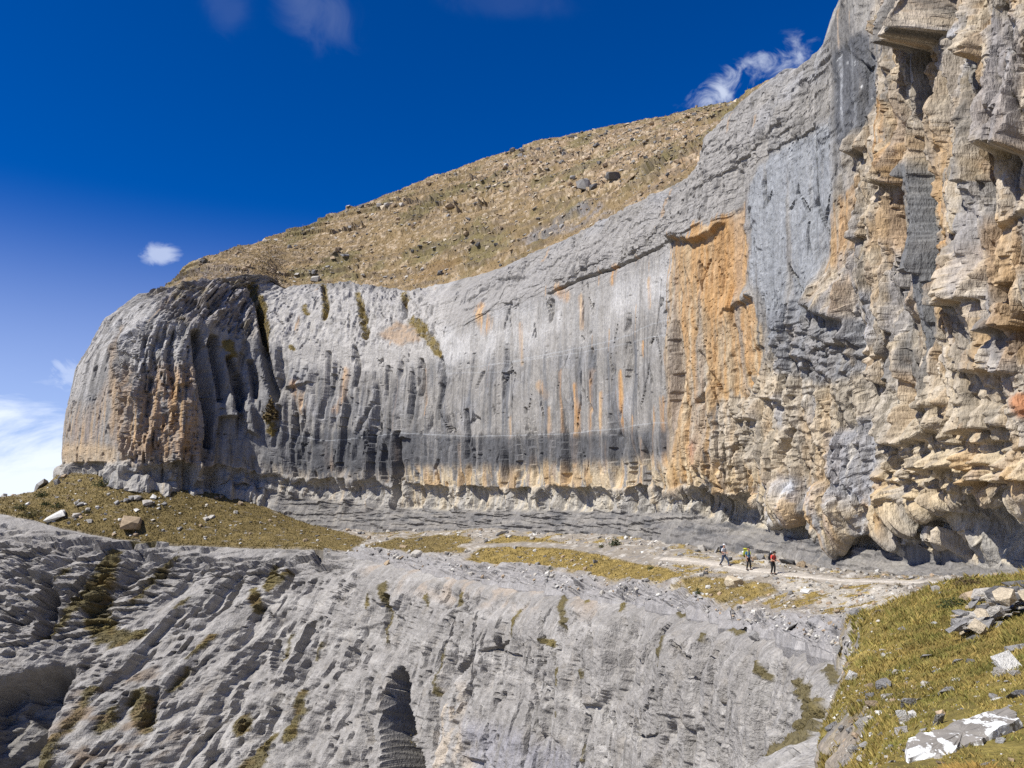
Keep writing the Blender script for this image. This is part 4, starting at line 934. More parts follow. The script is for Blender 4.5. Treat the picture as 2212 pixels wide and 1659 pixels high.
vv = vs[:, None].astype(F32) + 0 * S
D *= sstep(vv, 0, .03) * .8 + .2
P_ = hill.paint
hill.C[:] = (.205, .145, .07)
P_(sstep(n1, -.1, .3), (.17, .13, .058), .7); P_(sstep(n2, .1, .35), (.235, .165, .085), .6); P_(stony * sstep(n2, -.2, .2), (.29, .205, .13), .75)
P_(sstep(fe[1], .78, .9) * (.4 + .6 * stony), (.44, .34, .23), .8); P_(sstep(fg_[1], .85, .95), (.47, .38, .27), .7); P_(sstep(fg_[1], .12, .04), (.12, .09, .05), .6)
P_(sstep(n1 + .4 * n2, .02, .22), (.135, .115, .048), .75); P_(sstep(terr, .02, .06) * sstep(terr, .16, .1), (.14, .11, .08), .6)
P_(sstep(bands, .2, .6) * sstep(n3, -.2, .2), (.25, .21, .16), .7)
P_(H_([(1140, 500), (1290, 430), (1320, 455), (1200, 510), (1100, 540)], 10) * sstep(n2, -.2, .15), (.17, .165, .17), .7)
P_(H_([(940, 560), (1020, 560), (930, 600), (880, 610)], 10), (.19, .12, .05), .6)
P_(H_([(250, 600), (440, 565), (560, 590), (555, 640), (300, 640)], 10) * sstep(n3 + n2, -.1, .2), (.14, .12, .11), .75)
hill.C *= (1 + .35 * n3 + .2 * n2)[..., None]; hill.C = np.clip(hill.C, .015, .7)
tag(hill.build('hillside', SOIL), 'dry brown stony hillside above the cliff', None, None, 'structure')

# far below and beyond: the floor of the valley, out to the horizon
vx = np.linspace(-1, 1, 81); vx = np.sign(vx) * np.abs(vx) ** 3 * 6500
VX, VY = np.meshgrid(vx, vx); rr2 = np.hypot(VX, VY)
VZ = -190 - 60 * fbm(VX / 900, VY / 900, 701, 3) - .004 * rr2
vcol = np.zeros((81, 81, 3), F32); vcol[:] = (.17, .145, .10)
tag(grid_mesh('valley_ground', np.stack([VX, VY, VZ], -1), vcol, SOIL, True), 'valley floor far below', None, None, 'structure')
# ------------------------------------------------------------------ loose rocks, slabs and stones
rng = random.Random(7); nrg = np.random.default_rng(7)
for s_ in (cliff, low, ledge, hill):
    s_.VX, s_.VY = project(s_.V.astype(np.float64)); s_.VR = np.linalg.norm(s_.V, axis=2)
def on(surf, X, Y):
    """the visible ground point of a surface at an image pixel, with its normal"""
    d = (surf.VX - X) ** 2 + (surf.VY - Y) ** 2 + surf.cost
    c = np.where(d < d.min() + 12, surf.VR, 1e9); i, j = np.unravel_index(np.argmin(c), c.shape)
    return Vector(surf.V[i, j].tolist()), Vector(surf.N[i, j].tolist()), surf.VR[i, j] / FPX
STONE = {k: tint_mat('stone_' + k, var=((2.5, .2), (14., .25)), bump=((8., .06),), base=c) for k, c in
         dict(grey=(.25, .24, .225), pale=(.42, .39, .34), tan=(.34, .26, .17), dark=(.13, .125, .12), cream=(.50, .42, .30), white=(.56, .54, .49)).items()}
def rock_mesh(name, n, box, seed, pw=1.0):
    r = random.Random(seed); bm = bmesh.new()
    for _ in range(n):
        v = Vector([r.uniform(-1, 1) for _ in range(3)])
        m = max(abs(c) for c in v); v = v / m * (.72 + .28 * r.random()) if r.random() < .85 else v
        bm.verts.new((v.x * box[0] * .5, v.y * box[1] * .5, v.z * box[2] * .5))
    res = bmesh.ops.convex_hull(bm, input=bm.verts)
    bmesh.ops.delete(bm, geom=list({g for g in res['geom_interior'] + res['geom_unused'] if isinstance(g, bmesh.types.BMVert)}), context='VERTS')
    me = bpy.data.meshes.new(name); bm.to_mesh(me); bm.free(); return me
KINDS_ = {'block': (1, .85, .75), 'slab': (1, .7, .26), 'plate': (1, .75, .13), 'round': (1, .9, .7)}
LIB = {k: [rock_mesh('stone_shape', 34 if k == 'round' else 20, b, 100 + i + 17 * len(k)) for i in range(6)] for k, b in KINDS_.items()}
MESHES = {}
def rock_obj(name, kind, var, mat):
    key_ = (kind, var, mat)
    if key_ not in MESHES:
        me = LIB[kind][var].copy(); me.materials.append(STONE[mat]); MESHES[key_] = me
    o = bpy.data.objects.new(name, MESHES[key_]); COL.objects.link(o); return o
def put(o, p, n, size, spin, sink=.25, tilt=0, upr=False):
    up = n.lerp(Vector((0, 0, 1)), .4).normalized()
    q = up.to_track_quat('Z', 'Y') @ Matrix.Rotation(spin, 3, 'Z').to_quaternion() @ Matrix.Rotation(tilt, 3, 'Y').to_quaternion()
    o.rotation_mode = 'QUATERNION'; o.rotation_quaternion = q
    o.scale = size if isinstance(size, tuple) else (size,) * 3
    o.location = p + up * ((o.data.vertices[0].co.length * 0) + max(v.co.z for v in o.data.vertices) * o.scale[2] * (1 - 2 * sink))
# the ones that can be told apart: surface, image pixel X, Y of the foot, width in image pixels, kind, colour, spin, tilt, name, label
BIG = [
 (ledge, 90, 1046, 34, 'slab', 'grey', 0.5, -.5, 'boulder', 'grey slab leaning over on the skyline of the grassy mound'),
 (ledge, 116, 1114, 38, 'slab', 'white', 0.4, -.35, 'boulder', 'long pale slab tilted on the left end of the grassy mound'),
 (ledge, 276, 1138, 38, 'round', 'tan', 0.2, .1, 'boulder', 'rounded tan boulder at the lower edge of the grassy mound'),
 (ledge, 271, 1079, 13, 'block', 'grey', 1.0, .3, 'boulder', 'small upright grey block, first of three in the middle of the mound'),
 (ledge, 281, 1075, 12, 'block', 'grey', 2.0, .1, 'boulder', 'small grey block between two others in the middle of the mound'),
 (ledge, 291, 1075, 13, 'block', 'pale', 0.7, .2, 'boulder', 'pale grey block, last of three in the middle of the mound'),
 (ledge, 317, 1086, 17, 'round', 'pale', 0.3, .1, 'boulder', 'pale rounded stone beside the three blocks on the mound'),
 (ledge, 176, 1087, 18, 'slab', 'grey', 1.9, .1, 'boulder', 'flat grey slab lying in the grass of the mound'),
 (ledge, 452, 1114, 18, 'slab', 'pale', 0.8, -.3, 'boulder', 'pinkish grey slab alone in the grass towards the end of the mound'),
 (ledge, 165, 1112, 15, 'block', 'pale', 0.1, 0, 'boulder', 'pale block near the long slab on the mound'),
 (ledge, 356, 1086, 13, 'slab', 'grey', 0.9, 0, 'boulder', 'small grey slab at the right of the pale rounded stone'),
 (ledge, 128, 1044, 13, 'block', 'grey', 0.3, 1.4, 'boulder', 'grey block standing upright below the promontory'),
 (ledge, 213, 1094, 8, 'block', 'white', 0.3, 0, 'boulder', 'small white stone shining in the grass of the mound'),
 (ledge, 278, 1056, 11, 'block', 'pale', 0.3, 0, 'boulder', 'pale stone just below the dark undercut of the promontory'),
 (ledge, 899, 1198, 22, 'round', 'pale', 0.1, 0, 'boulder', 'pale rounded boulder at the edge of the bare slab in mid ledge'),
 (ledge, 839, 1222, 16, 'block', 'tan', 0.6, .2, 'boulder', 'brown cube-like block above the gully of the lower cliff'),
 (ledge, 868, 1179, 18, 'slab', 'tan', 0.4, .2, 'boulder', 'tan slab in the small turf patch of mid ledge'),
 (ledge, 1086, 1149, 28, 'slab', 'grey', 0.3, -.25, 'boulder', 'grey slab at the foot of the wall above the golden turf'),
 (ledge, 1584, 1262, 34, 'round', 'cream', 0.4, .3, 'boulder', 'big cream boulder below the path in front of the hikers'),
 (ledge, 1599, 1252, 12, 'block', 'white', 0.4, .3, 'boulder', 'small white block on the shoulder of the cream boulder'),
 (ledge, 1527, 1178, 24, 'slab', 'dark', 0.5, -.3, 'boulder', 'dark slab at the foot of the wall behind the first hiker'),
 (ledge, 1546, 1190, 24, 'slab', 'grey', 0.2, -.95, 'boulder', 'grey slab leaning steeply beside the hiker in the white shirt'),
 (ledge, 1514, 1186, 18, 'block', 'pale', 0.8, 0, 'boulder', 'pale block left of the leaning slabs by the wall'),
 (ledge, 1702, 1214, 40, 'slab', 'dark', 0.15, .1, 'boulder', 'long dark slab at the foot of the wall behind the hiker in red'),
 (ledge, 1731, 1220, 20, 'block', 'tan', 0.5, .2, 'boulder', 'brown block at the end of the long dark slab'),
 (ledge, 1642, 1205, 16, 'block', 'grey', 0.5, .0, 'boulder', 'grey block by the wall between the second and third hiker'),
 (ledge, 1667, 1209, 14, 'block', 'dark', 0.9, .0, 'boulder', 'dark block by the wall just above the hiker in red'),
 (ledge, 1767, 1262, 10, 'block', 'white', 0.9, .0, 'boulder', 'small white stone at the edge of the path past the hikers'),
 (ledge, 1742, 1276, 28, 'slab', 'white', 0.4, .1, 'boulder', 'low whitish slab in the scree under the path'),
 (ledge, 1530, 1267, 11, 'block', 'white', 0.9, .0, 'boulder', 'white stone in the turf left of the cream boulder'),
 (ledge, 1716, 1350, 46, 'plate', 'grey', 0.3, -.35, 'boulder', 'tilted grey plate with a dark shadowed edge on the rim of the lower cliff'),
 (ledge, 2022, 1277, 18, 'block', 'pale', 0.2, .0, 'boulder', 'pale squared block below the path where it nears the knoll'),
 (ledge, 1828, 1268, 11, 'block', 'tan', 0.2, .0, 'boulder', 'tan stone just under the path beyond the hikers'),
 (ledge, 2001, 1296, 16, 'slab', 'dark', 0.2, -.5, 'boulder', 'dark leaning slab in the scree above the knoll'),
 (ledge, 1635, 1372, 20, 'block', 'grey', 0.5, .1, 'boulder', 'grey block perched on the rim over the lower cliff'),
 (ledge, 2178, 1450, 44, 'block', 'white', 0.5, .9, 'boulder', 'tall white rough block standing on the knoll'),
 (ledge, 2164, 1460, 24, 'block', 'pale', 1.5, .2, 'boulder', 'pale block at the left foot of the tall white block'),
 (ledge, 2157, 1436, 22, 'slab', 'white', 0.5, .1, 'boulder', 'flat white stone left of the tall white block'),
 (ledge, 2192, 1458, 20, 'block', 'pale', 2.5, .2, 'boulder', 'pale block at the right foot of the tall white block'),
 (ledge, 2196, 1506, 52, 'slab', 'dark', 0.5, -.25, 'boulder', 'dark grey slab half sunk in the turf above the lichen slab'),
 (ledge, 2196, 1404, 54, 'slab', 'grey', 0.4, -.2, 'boulder', 'grey layered slab in the turf above the tall white block'),
 (ledge, 1945, 1402, 28, 'plate', 'grey', 0.2, -.1, 'boulder', 'flat blue grey plate lying on the turf of the knoll'),
 (ledge, 1998, 1418, 30, 'plate', 'grey', 0.5, -.5, 'boulder', 'thin grey splinter sticking slantwise from the knoll turf'),
 (ledge, 2068, 1432, 26, 'slab', 'grey', 0.5, -.6, 'boulder', 'grey slab tilted up in the middle of the knoll'),
 (ledge, 2097, 1434, 16, 'block', 'grey', 0.5, .1, 'boulder', 'small grey block right of the tilted slab on the knoll'),
 (ledge, 2063, 1471, 28, 'slab', 'white', 0.3, -.2, 'boulder', 'low white stone in the turf below the tilted slab'),
 (ledge, 2042, 1500, 40, 'slab', 'grey', 0.4, -.5, 'boulder', 'grey slab lying slantwise below the low white stone'),
 (ledge, 1911, 1490, 36, 'block', 'grey', 0.3, .1, 'boulder', 'grey block at the edge of the turf above the drop'),
 (ledge, 1913, 1507, 30, 'slab', 'pale', 0.2, .0, 'boulder', 'pale flat stone just under the grey block at the turf edge'),
 (ledge, 1962, 1530, 40, 'slab', 'grey', 0.6, -1.0, 'boulder', 'grey slab standing on edge among the lower turf'),
 (ledge, 1946, 1550, 22, 'block', 'white', 0.4, 1.2, 'boulder', 'whitish stone leaning under the slab on edge'),
 (ledge, 2027, 1566, 40, 'slab', 'grey', 1.2, -.9, 'boulder', 'blue grey slab rising just above the lichen slab'),
 (ledge, 1947, 1582, 36, 'slab', 'pale', 0.3, .1, 'boulder', 'pale flat slab left of the lichen slab'),
 (ledge, 2018, 1350, 14, 'block', 'white', 0.3, .1, 'boulder', 'small bright white stone alone in the upper knoll turf'),
 (ledge, 2106, 1292, 66, 'slab', 'tan', 0.5, -.3, 'boulder', 'tan slanting outcrop at the top of the knoll'),
 (ledge, 2192, 1264, 46, 'slab', 'dark', 0.3, -.1, 'boulder', 'dark slab on the crest of the knoll at the picture edge'),
 (hill, 970, 448, 20, 'block', 'tan', 0.4, .2, 'boulder', 'big square tan block standing out of the middle of the hillside'),
 (hill, 1325, 382, 30, 'block', 'dark', 0.2, .2, 'boulder', 'dark angular boulder high on the right of the hillside'),
 (hill, 1262, 408, 30, 'block', 'grey', 0.3, .1, 'boulder', 'grey boulder left of and below the dark angular one on the hillside'),
 (hill, 1282, 406, 16, 'block', 'dark', 1.3, .1, 'boulder', 'small dark block touching the grey boulder on the hillside'),
 (hill, 1235, 294, 22, 'slab', 'dark', 0.3, .1, 'boulder', 'dark slab on the ridge line of the hillside'),
 (hill, 1105, 327, 12, 'block', 'dark', 0.3, .1, 'boulder', 'dark stone on the skyline left of the dark ridge slab'),
 (hill, 1405, 268, 12, 'block', 'tan', 0.3, .1, 'boulder', 'tan stone on the skyline near the tall grey wall'),
 (hill, 1008, 510, 16, 'block', 'tan', 0.6, .2, 'boulder', 'tan boulder low in the middle of the hillside'),
 (hill, 745, 556, 20, 'slab', 'grey', 0.6, .2, 'boulder', 'grey slab low on the left of the hillside'),
 (hill, 680, 604, 18, 'round', 'pale', 0.1, .0, 'boulder', 'pale boulder on the very edge of the cliff top'),
 (hill, 1360, 386, 26, 'slab', 'tan', 0.1, -.4, 'boulder', 'tan slab sloping beside the dark angular boulder'),
 (hill, 820, 446, 12, 'block', 'pale', 0.2, .1, 'boulder', 'pale block, first of the rib of blocks on the left of the hillside'),
 (hill, 836, 444, 14, 'block', 'pale', 0.9, .1, 'boulder', 'pale block, second of the rib on the left of the hillside'),
 (hill, 852, 444, 13, 'block', 'tan', 1.6, .1, 'boulder', 'tan block, third of the rib on the left of the hillside'),
 (hill, 866, 443, 12, 'block', 'pale', 2.3, .1, 'boulder', 'pale block, last of the rib on the left of the hillside')]
for k, (sf, X, Y, wpx, kind, mat, spin, tilt, name, label) in enumerate(BIG):
    p, n, m = on(sf, X, Y); o = rock_obj(name, kind, k % 6, mat)
    put(o, p, n, wpx * m * 1.05, spin, .22, tilt); tag(o, label, 'rock')

def scatter(surf, npts, keep, seed):
    """random places on a surface, even in the picture's own scale: more per metre where it is close"""
    r = np.random.default_rng(seed)
    w = keep * (surf.VY > -50) * (surf.VY < 1720) * (surf.VX > -120) * (surf.VX < 2340) * (surf.cost < 1)
    gx = np.abs(np.gradient(surf.VX, axis=1)); gy = np.abs(np.gradient(surf.VY, axis=0))
    w = (w * np.clip(gx * gy, .02, 60)).ravel().astype(np.float64); w /= w.sum()
    idx = r.choice(w.size, npts, replace=False if npts < (w > 0).sum() * .3 else True, p=w)
    return np.unravel_index(idx, surf.VX.shape)
CWORD = dict(grey='grey', pale='pale grey', tan='tan', dark='dark', cream='cream', white='whitish'); KWORD = dict(block='angular stone', slab='slab', plate='thin plate', round='rounded stone')
def stones(surf, keep, n_single, n_mass, size, kinds, mats, seed, name, where, group, mass_name, mass_label):
    """the largest stones are things of their own, the small fry one mass"""
    ii, jj = scatter(surf, n_single + n_mass, keep, seed); r = np.random.default_rng(seed + 1)
    u = r.random(len(ii)); px = size[0] * (size[1] / size[0]) ** (u ** 2.6)
    order = np.argsort(-px)
    VV, FF, CC = [], [], []; off = 0
    for rank, k in enumerate(order):
        i, j = ii[k], jj[k]; p = Vector(surf.V[i, j].tolist()); n = Vector(surf.N[i, j].tolist()); m = surf.VR[i, j] / FPX
        kind = kinds[int(r.integers(len(kinds)))]; mat = mats[int(r.integers(len(mats)))]; var = int(r.integers(6))
        spin, tilt = r.uniform(0, 6.28), r.normal(0, .25)
        if rank < n_single:
            o = rock_obj(name, kind, var, mat); put(o, p, n, px[k] * m, spin, .24, tilt); tag(o, CWORD[mat] + ' ' + KWORD[kind] + ' ' + where(surf.VX[i, j], surf.VY[i, j]), 'stone', group)
        else:
            me = LIB[kind][var]; up = n.lerp(Vector((0, 0, 1)), .4).normalized()
            M = (up.to_track_quat('Z', 'Y') @ Matrix.Rotation(spin, 3, 'Z').to_quaternion() @ Matrix.Rotation(tilt, 3, 'Y').to_quaternion()).to_matrix()
            if not hasattr(stones, 'c'): stones.c = {}
            if (kind, var) not in stones.c:
                v = np.array([q.co[:] for q in me.vertices]); f = []
                for pl in me.polygons:
                    a = list(pl.vertices); f += [(a[0], a[t], a[t + 1]) for t in range(1, len(a) - 1)]
                stones.c[(kind, var)] = (v, np.array(f))
            v, f = stones.c[(kind, var)]
            w = v @ np.array(M).T * (px[k] * m) + np.array(p + up * (v[:, 2].max() * px[k] * m * .45))
            c = np.array(MATC[mat]) * (.8 + .45 * r.random())
            VV.append(w); FF.append(f + off); CC.append(np.repeat(c[None], len(w), 0)); off += len(w)
    if VV: tag(raw_mesh(mass_name, np.concatenate(VV), np.concatenate(FF), np.concatenate(CC), SOIL), mass_label, None, None, 'stuff')
MATC = dict(grey=(.25, .24, .225), pale=(.40, .37, .32), tan=(.32, .24, .16), dark=(.12, .115, .11), cream=(.46, .39, .29), white=(.54, .52, .47))
hv = np.broadcast_to(vs[:, None], hill.VX.shape)
hkeep = (hv > .01) * (hv < 1.0) * np.clip(.12 + 1.6 * stony ** 2 + sstep(bands, .1, .4) * 1.5 + sstep(terr, .02, .15) * .7, .05, 3) * (hill.PX > 420)
stones(hill, hkeep, 150, 3950, (2.4, 14), ('block', 'slab', 'slab', 'plate'), ('tan', 'tan', 'cream', 'pale', 'dark', 'grey'), 21, 'stone',
       lambda X, Y: ('high ' if Y < 360 else 'halfway up ' if Y < 470 else 'low ') + ('at the left end' if X < 650 else 'left of centre' if X < 850 else 'in the middle' if X < 1080 else 'right of centre' if X < 1280 else 'at the right end') + ' of the dry hillside', 'stones strewn over the hillside', 'rubble', 'small rubble strewn over the hillside')
bare_keep = (1 - turf * .75) * (rimd > .3) * (pd > .9) * (ledge.VR > 30) * np.clip(1.2 - rockm * .5, .1, 2)
stones(ledge, bare_keep, 95, 2850, (2.6, 12), ('block', 'slab', 'slab', 'round'), ('grey', 'pale', 'tan', 'pale', 'white', 'dark'), 31, 'stone',
       lambda X, Y: ('on the grassy mound at left' if X < 760 else 'in the scree left of the golden turf' if X < 1020 else ('beside the golden turf' if Y < 1215 else 'on the bare rim below the golden turf') if X < 1450 else ('at the path near the hikers' if Y < 1262 else 'on the slope below the hikers') if X < 1720 else ('by the path past the hikers' if Y < 1290 else 'in the scree above the gully beside the knoll')), 'stones of the ledge scree', 'gravel', 'fine scree and gravel of the ledge')
kkeep = (ledge.VR < 30) * (rimd > .3)
edge_k = np.clip(1.6 - rimd / 4, .12, 2)
stones(ledge, kkeep * edge_k, 45, 780, (4, 24), ('slab', 'block', 'plate'), ('grey', 'pale', 'grey', 'tan', 'white'), 41, 'stone',
       lambda X, Y: ('in the upper' if Y < 1400 else 'in the middle' if Y < 1530 else 'in the lowest') + ' turf of the near knoll ' + ('at its outer edge' if X < 1940 else 'in its middle part' if X < 2080 else 'towards the picture edge'), 'stones in the knoll turf', 'gravel', 'small stones in the turf of the near knoll')
# heap of flat stones on the knoll
heap = [(2054, 1372), (2075, 1350), (2100, 1325), (2140, 1306), (2225, 1288), (2225, 1334), (2170, 1345), (2140, 1365), (2095, 1388), (2050, 1395)]
hq = np.array(heap, float)
def inside(x, y):
    c = False; n = len(hq)
    for k in range(n):
        (ax, ay), (bx, by) = hq[k], hq[(k + 1) % n]
        if (ay > y) != (by > y) and x < (bx - ax) * (y - ay) / (by - ay) + ax: c = not c
    return c
r = random.Random(3); cnt = 0
while cnt < 95:
    X, Y = r.uniform(2045, 2225), r.uniform(1286, 1397)
    if not inside(X, Y): continue
    p, n, m = on(ledge, X, Y); kind = r.choice(('plate', 'slab', 'plate', 'slab', 'block'))
    hm_ = r.choice(('grey', 'grey', 'pale', 'cream', 'pale', 'dark')); o = rock_obj('heap_stone', kind, r.randrange(6), hm_)
    put(o, p + Vector((0, 0, r.uniform(0, .3))), n, r.uniform(16, 42) * m, r.uniform(0, 6.28), .15, r.gauss(-.25, .3))
    tag(o, CWORD[hm_] + ' ' + KWORD[kind] + ' in the ' + ('upper' if Y < 1318 else 'middle' if Y < 1350 else 'lower') + ' ' + ('left part' if X < 2100 else 'centre' if X < 2160 else 'right part') + ' of the slab heap on the knoll', 'stone', 'stones of the slab heap on the knoll'); cnt += 1

# the lichen-spotted slab in front
def lichen_mat():
    m, nt, b = new_mat('lichen_slab'); N, L = nt.nodes, nt.links
    tc = N.new('ShaderNodeTexCoord')
    n1 = N.new('ShaderNodeTexNoise'); n1.inputs['Scale'].default_value = 5; n1.inputs['Detail'].default_value = 5; L.new(tc.outputs['Object'], n1.inputs['Vector'])
    big = N.new('ShaderNodeTexNoise'); big.inputs['Scale'].default_value = 2.2; big.inputs['Detail'].default_value = 1; L.new(tc.outputs['Object'], big.inputs['Vector'])
    vo = N.new('ShaderNodeTexVoronoi'); vo.inputs['Scale'].default_value = 15; L.new(tc.outputs['Object'], vo.inputs['Vector'])
    vo2 = N.new('ShaderNodeTexVoronoi'); vo2.inputs['Scale'].default_value = 34; L.new(tc.outputs['Object'], vo2.inputs['Vector'])
    def mt(op, a, b_):
        q = N.new('ShaderNodeMath'); q.operation = op
        for i, v in enumerate((a, b_)):
            if isinstance(v, float): q.inputs[i].default_value = v
            else: L.new(v, q.inputs[i])
        return q.outputs[0]
    def rp(v, a, c):
        q = N.new('ShaderNodeMapRange'); L.new(v, q.inputs[0]); q.inputs[1].default_value = a; q.inputs[2].default_value = c; return q.outputs[0]
    n3_ = N.new('ShaderNodeTexNoise'); n3_.inputs['Scale'].default_value = 11; n3_.inputs['Detail'].default_value = 6; n3_.inputs['Roughness'].default_value = .62; L.new(tc.outputs['Object'], n3_.inputs['Vector'])
    a = mt('ADD', n3_.outputs[0], mt('MULTIPLY', mt('SUBTRACT', big.outputs[0], .5), .9)); a = rp(a, .46, .52)
    c = mt('SUBTRACT', vo2.outputs['Distance'], mt('MULTIPLY', rp(big.outputs[0], .38, .6), .35)); c = rp(mt('ADD', c, mt('MULTIPLY', n1.outputs[0], .3)), .22, .17)
    f = mt('MAXIMUM', a, c)
    mx = N.new('ShaderNodeMix'); mx.data_type = 'RGBA'; L.new(f, mx.inputs['Factor'])
    cr = N.new('ShaderNodeMix'); cr.data_type = 'RGBA'; L.new(n1.outputs[0], cr.inputs['Factor'])
    cr.inputs['A'].default_value = (.17, .155, .135, 1); cr.inputs['B'].default_value = (.30, .275, .24, 1)
    L.new(cr.outputs['Result'], mx.inputs['A']); mx.inputs['B'].default_value = (.74, .74, .71, 1); L.new(mx.outputs['Result'], b.inputs['Base Color'])
    bp = N.new('ShaderNodeBump'); bp.inputs['Distance'].default_value = .02; L.new(n1.outputs[0], bp.inputs['Height']); L.new(bp.outputs[0], b.inputs['Normal'])
    return m
tp = [pt(*q) for q in ((1960, 1606, 5.85), (1985, 1592, 6.0), (2014, 1580, 6.1), (2060, 1566, 6.25), (2120, 1546, 6.45), (2178, 1528, 6.65), (2196, 1540, 6.6), (2206, 1556, 6.5), (2150, 1588, 6.15), (2108, 1608, 5.98), (2056, 1630, 5.8), (2010, 1640, 5.72), (1968, 1646, 5.65))]
cen = np.mean(tp, 0); bm = bmesh.new(); rr0 = random.Random(4)
tq = []
for a_, c_ in zip(tp, tp[1:] + tp[:1]):                              # chipped, uneven outline
    for t in (0, .33, .67): tq.append(a_ * (1 - t) + c_ * t + np.array([rr0.gauss(0, .012), rr0.gauss(0, .012), rr0.gauss(0, .008)]))
tp = tq
ring = [[bm.verts.new(q + (q - cen) * k0 + np.array([.01 * rr0.uniform(-1, 1), .03, -dz])) for q in tp] for k0, dz in ((0, 0), (.02, .05), (.0, .16), (-.08, .3))]
cv = bm.verts.new(cen + np.array([0, 0, .02]))
nn = len(tp)
for k in range(nn):
    bm.faces.new((cv, ring[0][(k + 1) % nn], ring[0][k]))
    for a_ in range(3): bm.faces.new((ring[a_][k], ring[a_][(k + 1) % nn], ring[a_ + 1][(k + 1) % nn], ring[a_ + 1][k]))
bmesh.ops.recalc_face_normals(bm, faces=bm.faces)
bmesh.ops.subdivide_edges(bm, edges=list(bm.edges), cuts=3, use_grid_fill=True)
for v in bm.verts:
    k3 = float(fbm(np.array([v.co.x * 6.0]), np.array([(v.co.y + v.co.z) * 6.0]), 801, 3)[0]); k4 = float(fbm(np.array([v.co.x * 30.0]), np.array([(v.co.y + v.co.z) * 30.0]), 803, 2)[0])
    v.co.z += .035 * k3 + .012 * k4; v.co.x += .01 * k4
bmesh.ops.triangulate(bm, faces=bm.faces)
me = bpy.data.meshes.new('lichen_slab'); bm.to_mesh(me); bm.free(); me.materials.append(lichen_mat())
o = bpy.data.objects.new('boulder', me); COL.objects.link(o); tag(o, 'big grey slab blotched with white lichen in the near turf', 'rock')
# ------------------------------------------------------------------ turf blades and low shrubs
BLADE = tint_mat('grass_blades', var=((6., .25),), bump=(), rough=.75)
def blades(name, surf, keep, n, hpx, wpx, hm, seed, col_a, col_b, label, lean_dir=None):
    ii, jj = scatter(surf, n, keep, seed); r = np.random.default_rng(seed + 3)
    P = surf.V[ii, jj].astype(np.float64); R = surf.VR[ii, jj]
    du = surf.V[ii, np.minimum(jj + 1, surf.nc - 1)] - P; dvv = surf.V[np.minimum(ii + 1, surf.nr - 1), jj] - P
    P = P + du * r.random((n, 1)) + dvv * r.random((n, 1))
    h = np.clip(hpx * R / FPX, hm[0], hm[1]) * r.uniform(.55, 1.3, n); cl = np.clip(.55 + 1.1 * fbm(P[:, 0] / .35, P[:, 1] / .35, seed + 5, 2) + .6 * fbm(P[:, 0] / 1.6, P[:, 1] / 1.6, seed + 6, 2), .25, 1.5); h = h * cl
    w = np.maximum(wpx * R / FPX, .004) * r.uniform(.6, 1.3, n)
    a = r.uniform(0, 2 * math.pi, n); side = np.stack([np.cos(a), np.sin(a), np.zeros(n)], 1)
    b = r.uniform(0, 2 * math.pi, n); ln = np.stack([np.cos(b), np.sin(b), np.zeros(n)], 1) * r.uniform(.2, .9, (n, 1))
    if lean_dir is not None: ln = ln + np.array(lean_dir)
    tip = P + np.array([0, 0, 1.0]) * h[:, None] + ln * h[:, None]
    mid = P + np.array([0, 0, .62]) * h[:, None] + ln * h[:, None] * .32
    V = np.stack([P - side * w[:, None] * .5, P + side * w[:, None] * .5, mid + side * w[:, None] * .4, mid - side * w[:, None] * .4, tip], 1).reshape(-1, 3)
    V[:, 2] -= .01
    k = np.arange(n)[:, None] * 5
    F = np.concatenate([k + [0, 1, 2], k + [0, 2, 4]]) if hm[1] < .3 else k + [0, 1, 4]
    q = fbm(P[:, 0] / .9, P[:, 1] / .9, seed, 3) * 1.4 + .5 + r.normal(0, .25, n); q = np.clip(q, 0, 1)[:, None]
    C = np.array(col_a) * (1 - q) + np.array(col_b) * q; C *= r.uniform(.6, 1.35, (n, 1)) * (1 + .9 * fbm(P[:, 0] / 2.6, P[:, 1] / 2.6, seed + 8, 3))[:, None]
    tag(raw_mesh(name, V, F, np.repeat(C, 5, 0), BLADE), label, None, None, 'stuff')
gold_front = (ledge.VR < 5.4) & (ledge.VX > 1950)
blades('grass', ledge, (ledge.VR < 30) * (turf > .3) * (~gold_front), 78000, 13, 1.6, (.05, .22), 61, (.31, .225, .07), (.15, .145, .035), 'yellow green turf of the near knoll')
blades('grass', ledge, gold_front * 1.0, 26000, 26, 2.0, (.05, .2), 63, (.42, .27, .08), (.30, .20, .055), 'dry golden grass right in front of the viewer')
blades('grass', ledge, (ledge.VR >= 30) * (turf > .35), 42000, 4.2, 1.5, (.08, .5), 65, (.21, .15, .045), (.10, .082, .026), 'dry turf of the ledge and its grassy mound')
blades('grass', hill, (hv > .005) * (hv < 1.0) * (1.0 - .6 * stony), 30000, 4.0, 1.5, (.15, .6), 67, (.26, .185, .07), (.15, .11, .04), 'dry grass of the hillside')
blades('grass', low, (tm > .4) * 1.0, 15000, 4.0, 1.5, (.1, .5), 69, (.17, .13, .045), (.085, .072, .028), 'tufts of grass in the cracks of the lower cliff')
blades('grass', cliff, (turfm > .4) * 1.0, 4000, 4.0, 1.5, (.1, .5), 71, (.24, .17, .05), (.12, .095, .03), 'turf in the gullies of the upper cliff')

